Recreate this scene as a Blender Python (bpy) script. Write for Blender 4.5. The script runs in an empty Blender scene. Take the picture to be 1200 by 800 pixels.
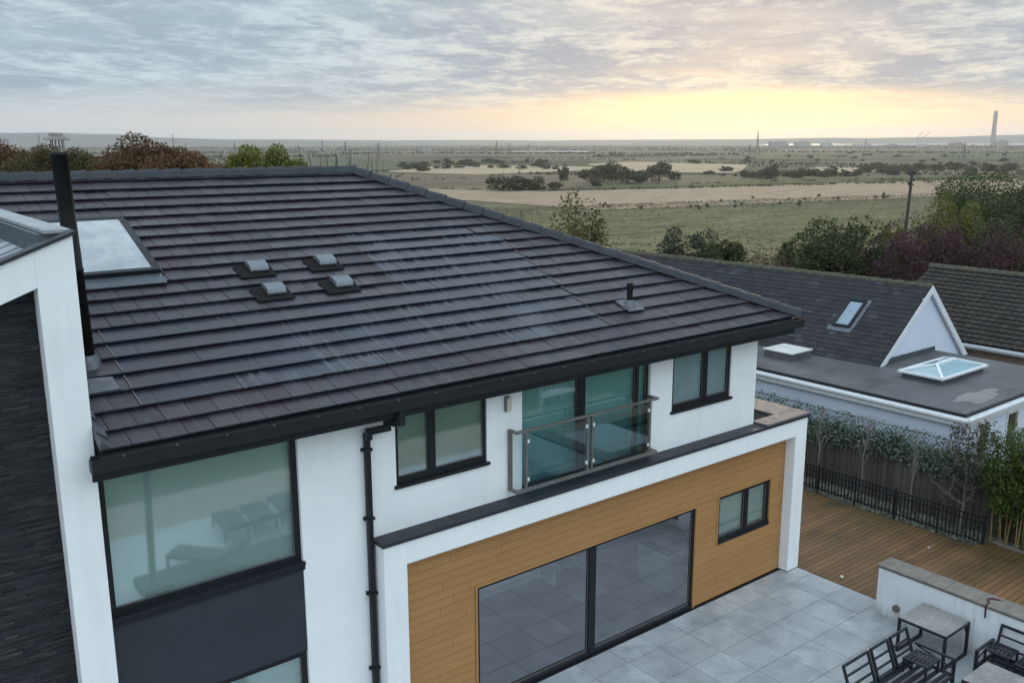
import bpy, math, random
import numpy as np
from mathutils import Vector, Matrix
R = math.radians
scene = bpy.context.scene
COL = scene.collection
random.seed(7)

# ------------------------------------------------------------------ camera
EYE = Vector((0, 0, 9.4))
FPX, YAW, PITCH, ROLL = 1075.06, R(38.24916), R(12.28152), R(0.12711)
fwd = Vector((math.sin(YAW) * math.cos(PITCH), math.cos(YAW) * math.cos(PITCH), -math.sin(PITCH)))
r0 = Vector((math.cos(YAW), -math.sin(YAW), 0))
d0 = fwd.cross(r0)
rgt = math.cos(ROLL) * r0 + math.sin(ROLL) * d0
dwn = fwd.cross(rgt)
cd = bpy.data.cameras.new('camera')
cam = bpy.data.objects.new('camera', cd)
COL.objects.link(cam)
cam.matrix_world = Matrix(((rgt.x, -dwn.x, -fwd.x, EYE.x), (rgt.y, -dwn.y, -fwd.y, EYE.y),
                           (rgt.z, -dwn.z, -fwd.z, EYE.z), (0, 0, 0, 1)))
cd.sensor_width = 36
cd.lens = FPX / 1200 * 36
cd.clip_start = 0.1
cd.clip_end = 90000
scene.camera = cam
FH = Vector((math.sin(YAW), math.cos(YAW), 0))      # horizontal forward
RH = Vector((math.cos(YAW), -math.sin(YAW), 0))     # horizontal right


def ray(px, py):
    return rgt * ((px - 600) / FPX) + dwn * ((py - 400) / FPX) + fwd


def on_z(px, py, z):
    d = ray(px, py)
    return EYE + d * ((z - EYE.z) / d.z)


def at_dist(px, py, dist):
    d = ray(px, py)
    return EYE + d * (dist / d.dot(FH))


# ------------------------------------------------------------------ helpers
ROOT = {}


def tag(o, label=None, cat=None, group=None, kind=None):
    if label: o['label'] = label
    if cat: o['category'] = cat
    if group: o['group'] = group
    if kind: o['kind'] = kind
    return o


def empty(name, loc=(0, 0, 0), label=None, cat=None, group=None):
    o = bpy.data.objects.new(name, None)
    o.empty_display_size = 0.2
    COL.objects.link(o)
    o.location = loc
    ROOT[o.name] = Vector(loc)
    return tag(o, label, cat, group)


class MB:
    def __init__(s):
        s.v = []; s.f = []

    def add(s, vs, fs):
        n = len(s.v)
        s.v.extend([tuple(p) for p in vs])
        s.f.extend([tuple(i + n for i in f) for f in fs])
        return s

    def box(s, x0, x1, y0, y1, z0, z1):
        if x1 < x0: x0, x1 = x1, x0
        if y1 < y0: y0, y1 = y1, y0
        if z1 < z0: z0, z1 = z1, z0
        return s.add([(x0, y0, z0), (x1, y0, z0), (x1, y1, z0), (x0, y1, z0), (x0, y0, z1), (x1, y0, z1), (x1, y1, z1), (x0, y1, z1)],
                     [(0, 3, 2, 1), (4, 5, 6, 7), (0, 1, 5, 4), (1, 2, 6, 5), (2, 3, 7, 6), (3, 0, 4, 7)])

    def hexa(s, bot, top):
        return s.add(list(bot) + list(top), [(0, 3, 2, 1), (4, 5, 6, 7), (0, 1, 5, 4), (1, 2, 6, 5), (2, 3, 7, 6), (3, 0, 4, 7)])

    def bar(s, a, b, w, h=None, up=(0, 0, 1)):
        a = Vector(a); b = Vector(b); h = h or w
        d = (b - a).normalized()
        u = Vector(up)
        if abs(d.dot(u)) > 0.95: u = Vector((0, 1, 0))
        sx = d.cross(u).normalized(); sz = sx.cross(d).normalized()
        sx = sx * w / 2; sz = sz * h / 2
        return s.hexa([a - sx - sz, a + sx - sz, b + sx - sz, b - sx - sz], [a - sx + sz, a + sx + sz, b + sx + sz, b - sx + sz])

    def tube(s, pts, rad, n=8, cap=True):
        pts = [Vector(p) for p in pts]
        rs = rad if isinstance(rad, (list, tuple)) else [rad] * len(pts)
        rings = []
        prev = None
        for i, p in enumerate(pts):
            t = (pts[min(i + 1, len(pts) - 1)] - pts[max(i - 1, 0)])
            if t.length < 1e-9: t = Vector((0, 0, 1))
            t.normalize()
            if prev is None:
                a = Vector((1, 0, 0)) if abs(t.x) < 0.8 else Vector((0, 1, 0))
                a = (a - t * a.dot(t)).normalized()
            else:
                a = prev - t * prev.dot(t)
                a = a.normalized() if a.length > 1e-6 else Vector((1, 0, 0))
            prev = a
            b = t.cross(a)
            rings.append([p + (a * math.cos(2 * math.pi * k / n) + b * math.sin(2 * math.pi * k / n)) * rs[i] for k in range(n)])
        vs = [q for rg in rings for q in rg]
        fs = []
        for i in range(len(pts) - 1):
            for k in range(n):
                k2 = (k + 1) % n
                fs.append((i * n + k, i * n + k2, (i + 1) * n + k2, (i + 1) * n + k))
        if cap:
            fs.append(tuple(range(n - 1, -1, -1)))
            fs.append(tuple((len(pts) - 1) * n + k for k in range(n)))
        return s.add(vs, fs)

    def lathe(s, c, prof, n=20):
        c = Vector(c)
        vs = []; fs = []
        for r, z in prof:
            for k in range(n):
                a = 2 * math.pi * k / n
                vs.append((c.x + r * math.cos(a), c.y + r * math.sin(a), c.z + z))
        for i in range(len(prof) - 1):
            for k in range(n):
                k2 = (k + 1) % n
                fs.append((i * n + k, i * n + k2, (i + 1) * n + k2, (i + 1) * n + k))
        fs.append(tuple(range(n - 1, -1, -1)))
        fs.append(tuple((len(prof) - 1) * n + k for k in range(n)))
        return s.add(vs, fs)

    def prism(s, poly, ext):
        """poly: list of 3D points (planar), ext: extrusion vector"""
        n = len(poly); e = Vector(ext)
        vs = [Vector(p) for p in poly] + [Vector(p) + e for p in poly]
        fs = [tuple(range(n)), tuple(range(2 * n - 1, n - 1, -1))]
        for k in range(n):
            k2 = (k + 1) % n
            fs.append((k, k + n, k2 + n, k2))
        return s.add(vs, fs)

    def build(s, name, m, parent=None, loc=None, smooth=False, bevel=0, recalc=True):
        me = bpy.data.meshes.new(name)
        off = Vector((0, 0, 0))
        if parent is not None: off = ROOT[parent.name]
        elif loc is not None: off = Vector(loc)
        if off.length > 0:
            vs = [(p[0] - off.x, p[1] - off.y, p[2] - off.z) for p in s.v]
        else: vs = s.v
        me.from_pydata(vs, [], s.f)
        me.update()
        if recalc and len(s.f) < 60000:
            import bmesh
            bm = bmesh.new(); bm.from_mesh(me)
            bmesh.ops.recalc_face_normals(bm, faces=bm.faces)
            bm.to_mesh(me); bm.free()
        if smooth:
            me.polygons.foreach_set('use_smooth', [True] * len(me.polygons))
        me.materials.append(m)
        o = bpy.data.objects.new(name, me)
        COL.objects.link(o)
        if parent is not None:
            o.parent = parent; ROOT[o.name] = off
        else:
            o.location = off; ROOT[o.name] = off
        if bevel:
            bv = o.modifiers.new('bevel', 'BEVEL'); bv.width = bevel; bv.segments = 2; bv.limit_method = 'ANGLE'
        return o


def copy_tree(o, loc=None, rz=None, scale=None, parent=None):
    c = o.copy(); COL.objects.link(c)
    if parent is not None: c.parent = parent
    if loc is not None: c.location = loc
    if rz is not None: c.rotation_euler.z = rz
    if scale is not None: c.scale = scale
    for ch in list(o.children): copy_tree(ch, parent=c)
    return c


# ------------------------------------------------------------------ materials
class N:
    def __init__(s, name):
        s.m = bpy.data.materials.new(name); s.m.use_nodes = True
        s.t = s.m.node_tree; s.n = s.t.nodes; s.l = s.t.links
        s.b = s.n['Principled BSDF']; s.out = s.n['Material Output']

    def new(s, typ, **kw):
        n = s.n.new(typ)
        for k, v in kw.items():
            if hasattr(n, k): setattr(n, k, v)
        return n

    def put(s, inp, v):
        if hasattr(v, 'is_linked') or isinstance(v, bpy.types.NodeSocket): s.l.new(v, inp)
        else:
            if isinstance(v, (tuple, list)) and len(v) == 3 and inp.type == 'RGBA': v = (*v, 1)
            inp.default_value = v

    def coord(s, kind='Object', scale=(1, 1, 1), rot=(0, 0, 0), loc=(0, 0, 0)):
        if kind == 'Position': o = s.new('ShaderNodeNewGeometry').outputs['Position']
        else: o = s.new('ShaderNodeTexCoord').outputs[kind]
        mp = s.new('ShaderNodeMapping'); s.l.new(o, mp.inputs[0])
        mp.inputs['Scale'].default_value = scale; mp.inputs['Rotation'].default_value = rot; mp.inputs['Location'].default_value = loc
        return mp.outputs[0]

    def noise(s, vec, scale=5, detail=4, rough=0.55, dist=0):
        n = s.new('ShaderNodeTexNoise'); s.l.new(vec, n.inputs['Vector'])
        n.inputs['Scale'].default_value = scale; n.inputs['Detail'].default_value = detail
        n.inputs['Roughness'].default_value = rough; n.inputs['Distortion'].default_value = dist
        return n.outputs['Fac']

    def ramp(s, fac, stops):
        n = s.new('ShaderNodeValToRGB'); s.l.new(fac, n.inputs[0])
        el = n.color_ramp.elements
        while len(el) < len(stops): el.new(0.5)
        for e, (p, c) in zip(el, stops):
            e.position = p; e.color = (*c, 1) if len(c) == 3 else c
        return n.outputs[0]

    def mr(s, fac, a, b, c=0, d=1, smooth=False):
        n = s.new('ShaderNodeMapRange'); s.l.new(fac, n.inputs[0])
        if smooth: n.interpolation_type = 'SMOOTHSTEP'
        for i, v in enumerate((a, b, c, d)): n.inputs[i + 1].default_value = v
        return n.outputs[0]

    def math(s, op, a, b=0.0, c=None):
        n = s.new('ShaderNodeMath'); n.operation = op
        s.put(n.inputs[0], a); s.put(n.inputs[1], b)
        if c is not None: s.put(n.inputs[2], c)
        return n.outputs[0]

    def mix(s, fac, a, b, mode='MIX'):
        n = s.new('ShaderNodeMix'); n.data_type = 'RGBA'; n.blend_type = mode
        s.put(n.inputs[0], fac); s.put(n.inputs[6], a); s.put(n.inputs[7], b)
        return n.outputs[2]

    def bump(s, h, strength=0.3, dist=0.02):
        n = s.new('ShaderNodeBump'); n.inputs['Strength'].default_value = strength; n.inputs['Distance'].default_value = dist
        s.put(n.inputs['Height'], h)
        s.l.new(n.outputs[0], s.b.inputs['Normal'])
        return n.outputs[0]

    def set(s, **kw):
        names = dict(col='Base Color', rough='Roughness', metal='Metallic', spec='Specular IOR Level', ior='IOR', trans='Transmission Weight', coat='Coat Weight')
        for k, v in kw.items(): s.put(s.b.inputs[names[k]], v)
        return s

    def island(s):
        return s.new('ShaderNodeNewGeometry').outputs['Random Per Island']


def simple(name, c1, c2=None, rough=0.6, scale=4, bump=0, bscale=60, metal=0, kind='Position', spec=0.5, stretch=(1, 1, 1), bdist=0.01):
    n = N(name)
    v = n.coord(kind, stretch)
    c2 = c2 or tuple(min(1, x * 0.8) for x in c1)
    n.set(col=n.ramp(n.noise(v, scale, 6), [(0.3, c1), (0.7, c2)]), metal=metal, spec=spec)
    n.set(rough=n.mr(n.noise(v, scale * 2.3, 3), 0.3, 0.7, max(0, rough - 0.08), min(1, rough + 0.08)))
    if bump: n.bump(n.noise(v, bscale, 4), bump, bdist)
    return n.m


M = {}
# white render: faint streaks and stains
n = N('white_render')
v = n.coord('Position')
vs = n.coord('Position', (3.0, 3.0, 0.25))
base = n.ramp(n.noise(v, 1.3, 6), [(0.3, (0.80, 0.80, 0.79)), (0.7, (0.74, 0.74, 0.735))])
st = n.mr(n.noise(vs, 1.6, 5, 0.65), 0.56, 0.76, 0, 0.20)
n.set(col=n.mix(st, base, (0.52, 0.52, 0.49)), rough=0.85, spec=0.25)
n.bump(n.noise(v, 110, 4), 0.5, 0.005)
M['render'] = n.m
M['blue_render'] = simple('neighbour_render', (0.60, 0.64, 0.72), (0.55, 0.59, 0.68), 0.85, 1.2, 0.2, 120, spec=0.2)
M['black_metal'] = simple('dark_grey_metal', (0.013, 0.014, 0.017), (0.009, 0.010, 0.012), 0.48, 2.5, spec=.3)
M['frame'] = simple('anthracite_frame', (0.011, 0.012, 0.015), (0.008, 0.009, 0.011), 0.45, 3, spec=.3)
M['panel'] = simple('grey_spandrel_panel', (0.030, 0.035, 0.043), (0.025, 0.030, 0.037), 0.55, 1.5, spec=.3)
M['furn'] = simple('dark_furniture_metal', (0.013, 0.014, 0.018), (0.02, 0.021, 0.025), 0.5, 14, spec=.3)
M['steel'] = simple('grey_bronze_metal', (0.20, 0.18, 0.165), (0.14, 0.128, 0.118), 0.42, 6, metal=0.4)
M['white_paint'] = simple('white_upvc', (0.68, 0.685, 0.69), (0.60, 0.605, 0.61), 0.45, 5)
M['brass'] = simple('screw_brass', (0.24, 0.21, 0.16), None, 0.4, metal=0.7)
M['lead'] = simple('grey_lead', (0.13, 0.135, 0.15), (0.075, 0.08, 0.09), 0.4, 9, 0.4, 26, metal=0.4, bdist=0.02)
M['leadd'] = simple('dark_lead', (0.055, 0.065, 0.075), (0.09, 0.10, 0.11), 0.45, 4, 0.3, 14, metal=0.2, bdist=0.02)
M['slab'] = simple('brown_slab', (0.16, 0.13, 0.125), (0.11, 0.09, 0.088), 0.5, 3, 0.2, 40)
M['cap'] = simple('dark_grey_coping', (0.026, 0.029, 0.034), (0.018, 0.020, 0.024), 0.5, 2, spec=.35)
M['flue'] = simple('matt_black_flue', (0.006, 0.006, 0.007), (0.009, 0.009, 0.009), 0.6, 4, spec=.2)
M['void'] = simple('dark_void', (0.008, 0.008, 0.008), None, 0.9)
M['underlay'] = simple('roof_underlay', (0.01, 0.01, 0.011), None, 0.9)
M['vent'] = simple('grey_vent_metal', (0.19, 0.205, 0.225), (0.14, 0.15, 0.165), 0.42, 30, metal=0.5)
M['ventflash'] = simple('black_vent_flashing', (0.009, 0.009, 0.009), (0.014, 0.013, 0.012), 0.9, 20, spec=.15)
M['zinc'] = simple('pale_grey_roof_sheet', (0.34, 0.36, 0.38), (0.22, 0.235, 0.25), 0.5, 2.5, stretch=(1, 3, 1))
M['frosted_top'] = simple('coping_pale', (0.34, 0.355, 0.36), (0.24, 0.25, 0.26), 0.55, 4)
M['concrete_cop'] = simple('stone_coping', (0.20, 0.17, 0.145), (0.12, 0.105, 0.09), 0.7, 6, 0.3, 70)
M['interior'] = simple('interior_paint', (0.62, 0.63, 0.62), (0.58, 0.59, 0.58), 0.8, 1)
M['interior_floor'] = simple('interior_floor', (0.24, 0.22, 0.23), (0.17, 0.155, 0.165), 0.4, 2)
M['blind'] = simple('pale_roller_blind', (0.42, 0.455, 0.45), (0.37, 0.405, 0.40), 0.8, .7)
M['tealblind'] = simple('teal_roller_blind', (0.175, 0.285, 0.28), (0.145, 0.24, 0.24), 0.8, .8)
M['dimroom'] = simple('dim_room_sheet', (0.24, 0.255, 0.24), (0.15, 0.165, 0.16), 0.8, 1.1)  # mottled sheet painted in the tone of reflections and dim room contents
M['obscure'] = simple('obscured_film', (0.30, 0.335, 0.345), (0.26, 0.29, 0.30), 0.75, 3)
n = N('grey_felt_roof'); v = n.coord('Position')
c = n.ramp(n.noise(v, 0.9, 6, .65), [(.32, (0.052, 0.050, 0.052)), (.55, (0.085, 0.082, 0.084)), (.72, (0.125, 0.12, 0.118))])
c = n.mix(n.mr(n.noise(v, 5, 5, .7), .55, .75, 0, .5), c, (0.045, 0.045, 0.048))
c = n.mix(n.mr(n.noise(n.coord('Position', (1, 6, 1)), .8, 3), .60, .66, 0, .35), c, (0.16, 0.155, 0.15))
n.set(col=c, rough=.55, spec=.35); n.bump(n.noise(v, 50, 3), .3, .01)
M['felt'] = n.m
M['red_cord'] = simple('dark_red_cord', (0.12, 0.02, 0.025), (0.03, 0.015, 0.015), 0.5, 30)
M['ball'] = simple('pale_ball', (0.62, 0.58, 0.48), None, 0.5, 20)
M['brick_paint'] = None


def leaf_mat(name, cols, rough=0.6, trans=0.25):
    n = N(name)
    r = n.island()
    stops = [(i / max(1, len(cols) - 1), c) for i, c in enumerate(cols)]
    v = n.coord('Object')
    big = n.noise(v, 0.9, 2)
    c = n.ramp(r, stops)
    c = n.mix(n.mr(big, 0.35, 0.65, 0, 0.35), c, cols[0])
    n.set(col=c, rough=rough, spec=0.25)
    if trans:
        tr = n.new('ShaderNodeBsdfTranslucent'); n.l.new(c, tr.inputs[0])
        mx = n.new('ShaderNodeMixShader'); mx.inputs[0].default_value = trans
        n.l.new(n.b.outputs[0], mx.inputs[1]); n.l.new(tr.outputs[0], mx.inputs[2])
        n.l.new(mx.outputs[0], n.out.inputs[0])
    return n.m


M['bark'] = simple('bark', (0.075, 0.062, 0.05), (0.045, 0.038, 0.03), 0.85, 12, 0.4, 40)
M['barkpale'] = simple('pale_bark', (0.22, 0.20, 0.18), (0.14, 0.125, 0.11), 0.8, 12, 0.3, 40)
M['cane'] = simple('bamboo_cane', (0.30, 0.20, 0.07), (0.20, 0.15, 0.05), 0.45, 5)

# roof tiles (colour per tile, damp patches and run marks)
n = N('slate_grey_roof_tile')
isl = n.island()
v = n.coord('Position')
c = n.ramp(isl, [(0, (0.020, 0.0125, 0.0165)), (0.5, (0.028, 0.0195, 0.0245)), (1, (0.040, 0.031, 0.038))])
patch = n.noise(v, 0.55, 5, 0.6)
c = n.mix(n.mr(patch, 0.42, 0.62, 0, 0.5), c, (0.022, 0.025, 0.035))
streak = n.noise(n.coord('Position', (9, 0.7, 0.7)), 1.5, 5, 0.7)
c = n.mix(n.mr(streak, 0.55, 0.72, 0, 0.32), c, (0.12, 0.12, 0.135))
speck = n.noise(v, 9, 3, 0.6)
c = n.mix(n.mr(speck, 0.66, 0.74, 0, 0.4), c, (0.11, 0.11, 0.115))
n.set(col=c, spec=0.42)
wet = n.noise(v, 0.8, 5, 0.65, 0.4)
n.set(rough=n.math('ADD', n.mr(wet, 0.4, 0.6, 0.30, 0.46), n.math('MULTIPLY', isl, 0.06)))
n.bump(n.noise(v, 45, 4), 0.15, 0.004)
M['tile'] = n.m

# solar tiles: dark glass with dew runs
n = N('solar_tile_glass')
isl = n.island()
v = n.coord('Position')
s1 = n.noise(n.coord('Position', (20, 0.45, 0.45)), 1.0, 3, 0.6)
s2 = n.noise(n.coord('Position', (38, 0.8, 0.8), loc=(3, 1, 0)), 1.0, 3, 0.6)
cov = n.noise(n.coord('Position', (0.45, 1.3, 1.3)), 1.3, 4, 0.6)
runs = n.math('ADD', n.math('MULTIPLY', s1, 0.6), n.math('MULTIPLY', s2, 0.5))
th = n.math('ADD', n.math('ADD', runs, n.math('MULTIPLY', cov, 0.50)), n.math('MULTIPLY', isl, 0.06))
# the drier dew-runs are thick over the right-hand array, sparse on its left tongue
px = n.new('ShaderNodeSeparateXYZ'); n.l.new(n.new('ShaderNodeNewGeometry').outputs['Position'], px.inputs[0])
bias = n.mr(px.outputs[0], 3.2, 8.5, -0.07, 0.02)
th = n.math('ADD', th, bias)
dew = n.mr(th, 0.88, 0.925, 0, 1)
c = n.mix(n.mr(isl, 0, 1, 0.0, 1.0), (0.024, 0.020, 0.026), (0.018, 0.019, 0.028))
bl = n.mr(n.noise(n.coord('Position', (0.9, 1.6, 1.6)), 0.9, 4), 0.42, 0.6, 0, 0.75)
c = n.mix(bl, c, (0.022, 0.027, 0.043))
c = n.mix(n.math('MULTIPLY', dew, 0.8), c, (0.105, 0.108, 0.12))
n.set(col=c, rough=n.mr(dew, 0, 1, 0.34, 0.6), spec=0.42)
M['pv'] = n.m

# ridge tiles
M['ridge'] = simple('ridge_tile', (0.020, 0.021, 0.026), (0.030, 0.032, 0.038), 0.55, 4, 0.15, 40, spec=.35)

# dark split-face stone
n = N('dark_split_stone')
isl = n.island()
v = n.coord('Position', (1, 1, 4))
c = n.ramp(isl, [(0, (0.010, 0.011, 0.013)), (0.6, (0.020, 0.021, 0.024)), (0.92, (0.032, 0.032, 0.034)), (1, (0.055, 0.045, 0.036))])
c = n.mix(n.mr(n.noise(v, 6, 5), 0.4, 0.7, 0, 0.5), c, (0.012, 0.012, 0.014))
n.set(col=c, rough=0.65, spec=0.4)
n.bump(n.noise(v, 22, 6, 0.7), 0.8, 0.02)
M['stone'] = n.m

# composite cladding
n = N('golden_composite_board')
isl = n.island()
v = n.coord('Position', (0.6, 1, 14))
c = n.ramp(isl, [(0, (0.360, 0.190, 0.070)), (1, (0.400, 0.215, 0.082))])
c = n.mix(n.mr(n.noise(v, 3.5, 6, 0.6), 0.35, 0.7, 0, 0.4), c, (0.31, 0.142, 0.040))
big = n.noise(n.coord('Position', (0.5, 1, 0.8)), 1.1, 4)
c = n.mix(n.mr(big, 0.45, 0.7, 0, 0.25), c, (0.28, 0.14, 0.055))
n.set(col=c, rough=0.55, spec=0.3)
n.bump(n.noise(v, 12, 4), 0.12, 0.004)
M['clad'] = n.m

# patio porcelain
n = N('grey_porcelain_paver')
isl = n.island()
v = n.coord('Position')
cl = n.noise(v, 1.7, 7, 0.62, 0.5)
c = n.ramp(cl, [(0.32, (0.235, 0.245, 0.26)), (0.5, (0.335, 0.34, 0.35)), (0.68, (0.43, 0.43, 0.43))])
c = n.mix(n.mr(isl, 0, 1, 0, 0.42), c, (0.25, 0.25, 0.26))
c = n.mix(n.mr(n.noise(v, 5.5, 5, 0.7), 0.56, 0.70, 0, 0.35), c, (0.15, 0.15, 0.15))
n.set(col=c, rough=n.mr(cl, 0.3, 0.7, 0.35, 0.55), spec=0.45)
M['paver'] = n.m
M['grout'] = simple('paver_joint', (0.045, 0.045, 0.045), None, 0.9)
M['pale_paving'] = simple('pale_terrace_paving', (0.46, 0.47, 0.47), (0.38, 0.39, 0.40), 0.6, 0.8)
M['sandy'] = simple('beige_gravel', (0.32, 0.27, 0.20), (0.25, 0.21, 0.16), 0.9, 1.5)

# deck
n = N('brown_deck_board')
isl = n.island()
v = n.coord('Position', (0.5, 9, 1))
c = n.ramp(isl, [(0, (0.138, 0.065, 0.028)), (1, (0.215, 0.105, 0.045))])
c = n.mix(n.mr(n.noise(v, 3, 6, 0.65), 0.4, 0.7, 0, 0.5), c, (0.105, 0.052, 0.022))
alg = n.noise(n.coord('Position'), 0.55, 5, 0.62)
px = n.new('ShaderNodeSeparateXYZ'); n.l.new(n.new('ShaderNodeNewGeometry').outputs['Position'], px.inputs[0])
edge = n.mr(px.outputs[0], 18.0, 21.4, 0.0, 0.55)
c = n.mix(n.mr(n.math('ADD', alg, n.math('MULTIPLY', edge, 0.3)), 0.42, 0.75, 0, 0.85), c, (0.078, 0.055, 0.020))
mold = n.noise(n.coord('Position', loc=(4, 7, 0)), 0.75, 5, 0.6)
c = n.mix(n.mr(n.math('ADD', mold, n.math('MULTIPLY', edge, 0.12)), 0.60, 0.74, 0, 0.75), c, (0.03, 0.025, 0.016))
n.set(col=c, rough=0.6, spec=0.35)
M['deck'] = n.m

# low wall paint: white with dirt
n = N('weathered_white_wall')
v = n.coord('Position')
z = n.new('ShaderNodeSeparateXYZ'); n.l.new(n.new('ShaderNodeNewGeometry').outputs['Position'], z.inputs[0])
dr = n.noise(n.coord('Position', (4, 4, 0.4)), 1.6, 6, 0.7)
foot = n.mr(z.outputs[2], 0.0, 0.28, 0.30, 0.0)
c = n.mix(n.mr(n.math('ADD', dr, foot), 0.52, 0.85, 0, 0.75), (0.66, 0.68, 0.70), (0.30, 0.29, 0.26))
n.set(col=c, rough=0.8, spec=0.2)
n.bump(n.noise(v, 90, 3), 0.2, 0.004)
M['lowwall'] = n.m

# stone table top
n = N('mottled_stone_top')
v = n.coord('Position')
c = n.ramp(n.noise(v, 16, 8, 0.75), [(0.3, (0.14, 0.13, 0.12)), (0.5, (0.24, 0.225, 0.205)), (0.7, (0.36, 0.34, 0.31))])
c = n.mix(n.mr(n.noise(v, 2.5, 4), 0.4, 0.65, 0, 0.55), c, (0.12, 0.115, 0.11))
n.set(col=c, rough=0.4, spec=0.5)
M['tabletop'] = n.m

# reeds
n = N('brown_reed_screen')
isl = n.island()
v = n.coord('Position', (20, 20, 1))
c = n.ramp(isl, [(0, (0.055, 0.046, 0.040)), (0.5, (0.093, 0.079, 0.070)), (1, (0.14, 0.122, 0.110))])
c = n.mix(n.mr(n.noise(v, 0.4, 4), 0.4, 0.7, 0, 0.4), c, (0.06, 0.054, 0.05))
n.set(col=c, rough=0.85, spec=0.2)
M['reed'] = n.m
M['gravel'] = simple('garden_soil', (0.09, 0.085, 0.07), (0.05, 0.05, 0.04), 0.95, 8, 0.6, 40)
n = N('mossy_stone'); isl = n.island()
n.set(col=n.ramp(isl, [(0, (0.06, 0.062, 0.04)), (0.6, (0.14, 0.143, 0.10)), (1, (0.25, 0.25, 0.20))]), rough=0.85)
M['pebble'] = n.m

# neighbour slates and brown tiles
n = N('dark_slate')
isl = n.island(); v = n.coord('Position')
c = n.ramp(isl, [(0, (0.018, 0.018, 0.020)), (0.93, (0.032, 0.031, 0.034)), (1, (0.05, 0.053, 0.062))])
c = n.mix(n.mr(n.noise(v, 3.2, 6, 0.7), 0.5, 0.72, 0, 0.6), c, (0.058, 0.052, 0.036))
c = n.mix(n.mr(n.noise(v, 0.5, 4, 0.6), 0.42, 0.65, 0, 0.5), c, (0.018, 0.018, 0.020))
n.set(col=c, rough=0.75, spec=0.25)
M['slate'] = n.m
n = N('brown_concrete_tile')
isl = n.island(); v = n.coord('Position')
c = n.ramp(isl, [(0, (0.022, 0.018, 0.016)), (1, (0.040, 0.032, 0.028))])
c = n.mix(n.mr(n.noise(v, 5, 6, 0.7), 0.5, 0.72, 0, 0.7), c, (0.062, 0.056, 0.042))
n.set(col=c, rough=0.8, spec=0.25)
M['browntile'] = n.m
n = N('moss_ridge'); v = n.coord('Position')
n.set(col=n.ramp(n.noise(v, 8, 6, 0.7), [(0.35, (0.045, 0.042, 0.035)), (0.65, (0.11, 0.10, 0.06))]), rough=0.9)
n.bump(n.noise(v, 20, 4), 0.8, 0.03)
M['mossridge'] = n.m
n = N('buff_brick')
bk = n.new('ShaderNodeTexBrick'); n.l.new(n.coord('Position', (1, 1, 1), rot=(R(90), 0, R(90))), bk.inputs['Vector'])
mpv = n.new('ShaderNodeSeparateXYZ'); n.l.new(n.new('ShaderNodeNewGeometry').outputs['Position'], mpv.inputs[0])
cb = n.new('ShaderNodeCombineXYZ'); n.l.new(mpv.outputs[1], cb.inputs[0]); n.l.new(mpv.outputs[2], cb.inputs[1])
n.l.new(cb.outputs[0], bk.inputs['Vector'])
bk.inputs['Color1'].default_value = (0.24, 0.14, 0.075, 1); bk.inputs['Color2'].default_value = (0.17, 0.10, 0.06, 1)
bk.inputs['Mortar'].default_value = (0.26, 0.24, 0.21, 1); bk.inputs['Scale'].default_value = 1
bk.inputs['Brick Width'].default_value = 0.225; bk.inputs['Row Height'].default_value = 0.075; bk.inputs['Mortar Size'].default_value = 0.008
n.set(col=bk.outputs[0], rough=0.85)
M['brick'] = n.m


def glass(name, tint, refl, rough=0.0, rcol=(0.86, 0.95, 0.97)):
    n = N(name)
    g = n.new('ShaderNodeBsdfGlossy'); g.inputs['Roughness'].default_value = rough; g.inputs['Color'].default_value = (*rcol, 1)
    t = n.new('ShaderNodeBsdfTransparent'); t.inputs['Color'].default_value = (*tint, 1)
    fr = n.new('ShaderNodeFresnel'); fr.inputs['IOR'].default_value = 1.5
    f = n.math('MINIMUM', n.math('ADD', n.math('MULTIPLY', fr.outputs[0], 1.6), refl), 0.95)
    f = n.math('MULTIPLY', f, n.math('SUBTRACT', 1.0, n.new('ShaderNodeNewGeometry').outputs['Backfacing']))   # one coat, on the outer faces
    mx = n.new('ShaderNodeMixShader'); n.l.new(f, mx.inputs[0])
    n.l.new(t.outputs[0], mx.inputs[1]); n.l.new(g.outputs[0], mx.inputs[2])
    n.l.new(mx.outputs[0], n.out.inputs[0])
    return n.m


M['glass'] = glass('window_glass', (0.90, 0.965, 0.95), 0.20, .035)
M['sdglass'] = glass('sliding_door_glass', (0.88, 0.965, 0.95), 0.05, .02)
M['glassdoor'] = glass('patio_door_glass', (0.74, 0.78, 0.81), 0.24, rcol=(.88, .88, .92))
M['balglass'] = glass('balustrade_glass', (0.62, 0.78, 0.80), 0.03)
M['obglass'] = glass('obscured_glass', (0.9, 0.95, 0.96), 0.03, .12)
M['skyglass'] = glass('blue_roof_glass', (0.74, 0.85, 0.90), 0.14)
# condensed roof-light glass
n = N('misted_rooflight_glass'); v = n.coord('Position')
mist = n.noise(v, 2.2, 6, 0.6)
spots = n.noise(v, 16, 3, 0.6)
c = n.mix(n.mr(mist, 0.35, 0.7), (0.27, 0.285, 0.30), (0.42, 0.43, 0.43))
c = n.mix(n.mr(spots, 0.63, 0.72, 0, 0.6), c, (0.11, 0.115, 0.12))
n.set(col=c, rough=0.22, spec=0.6)
M['mist'] = n.m

# ------------------------------------------------------------------ tiled slopes


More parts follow.
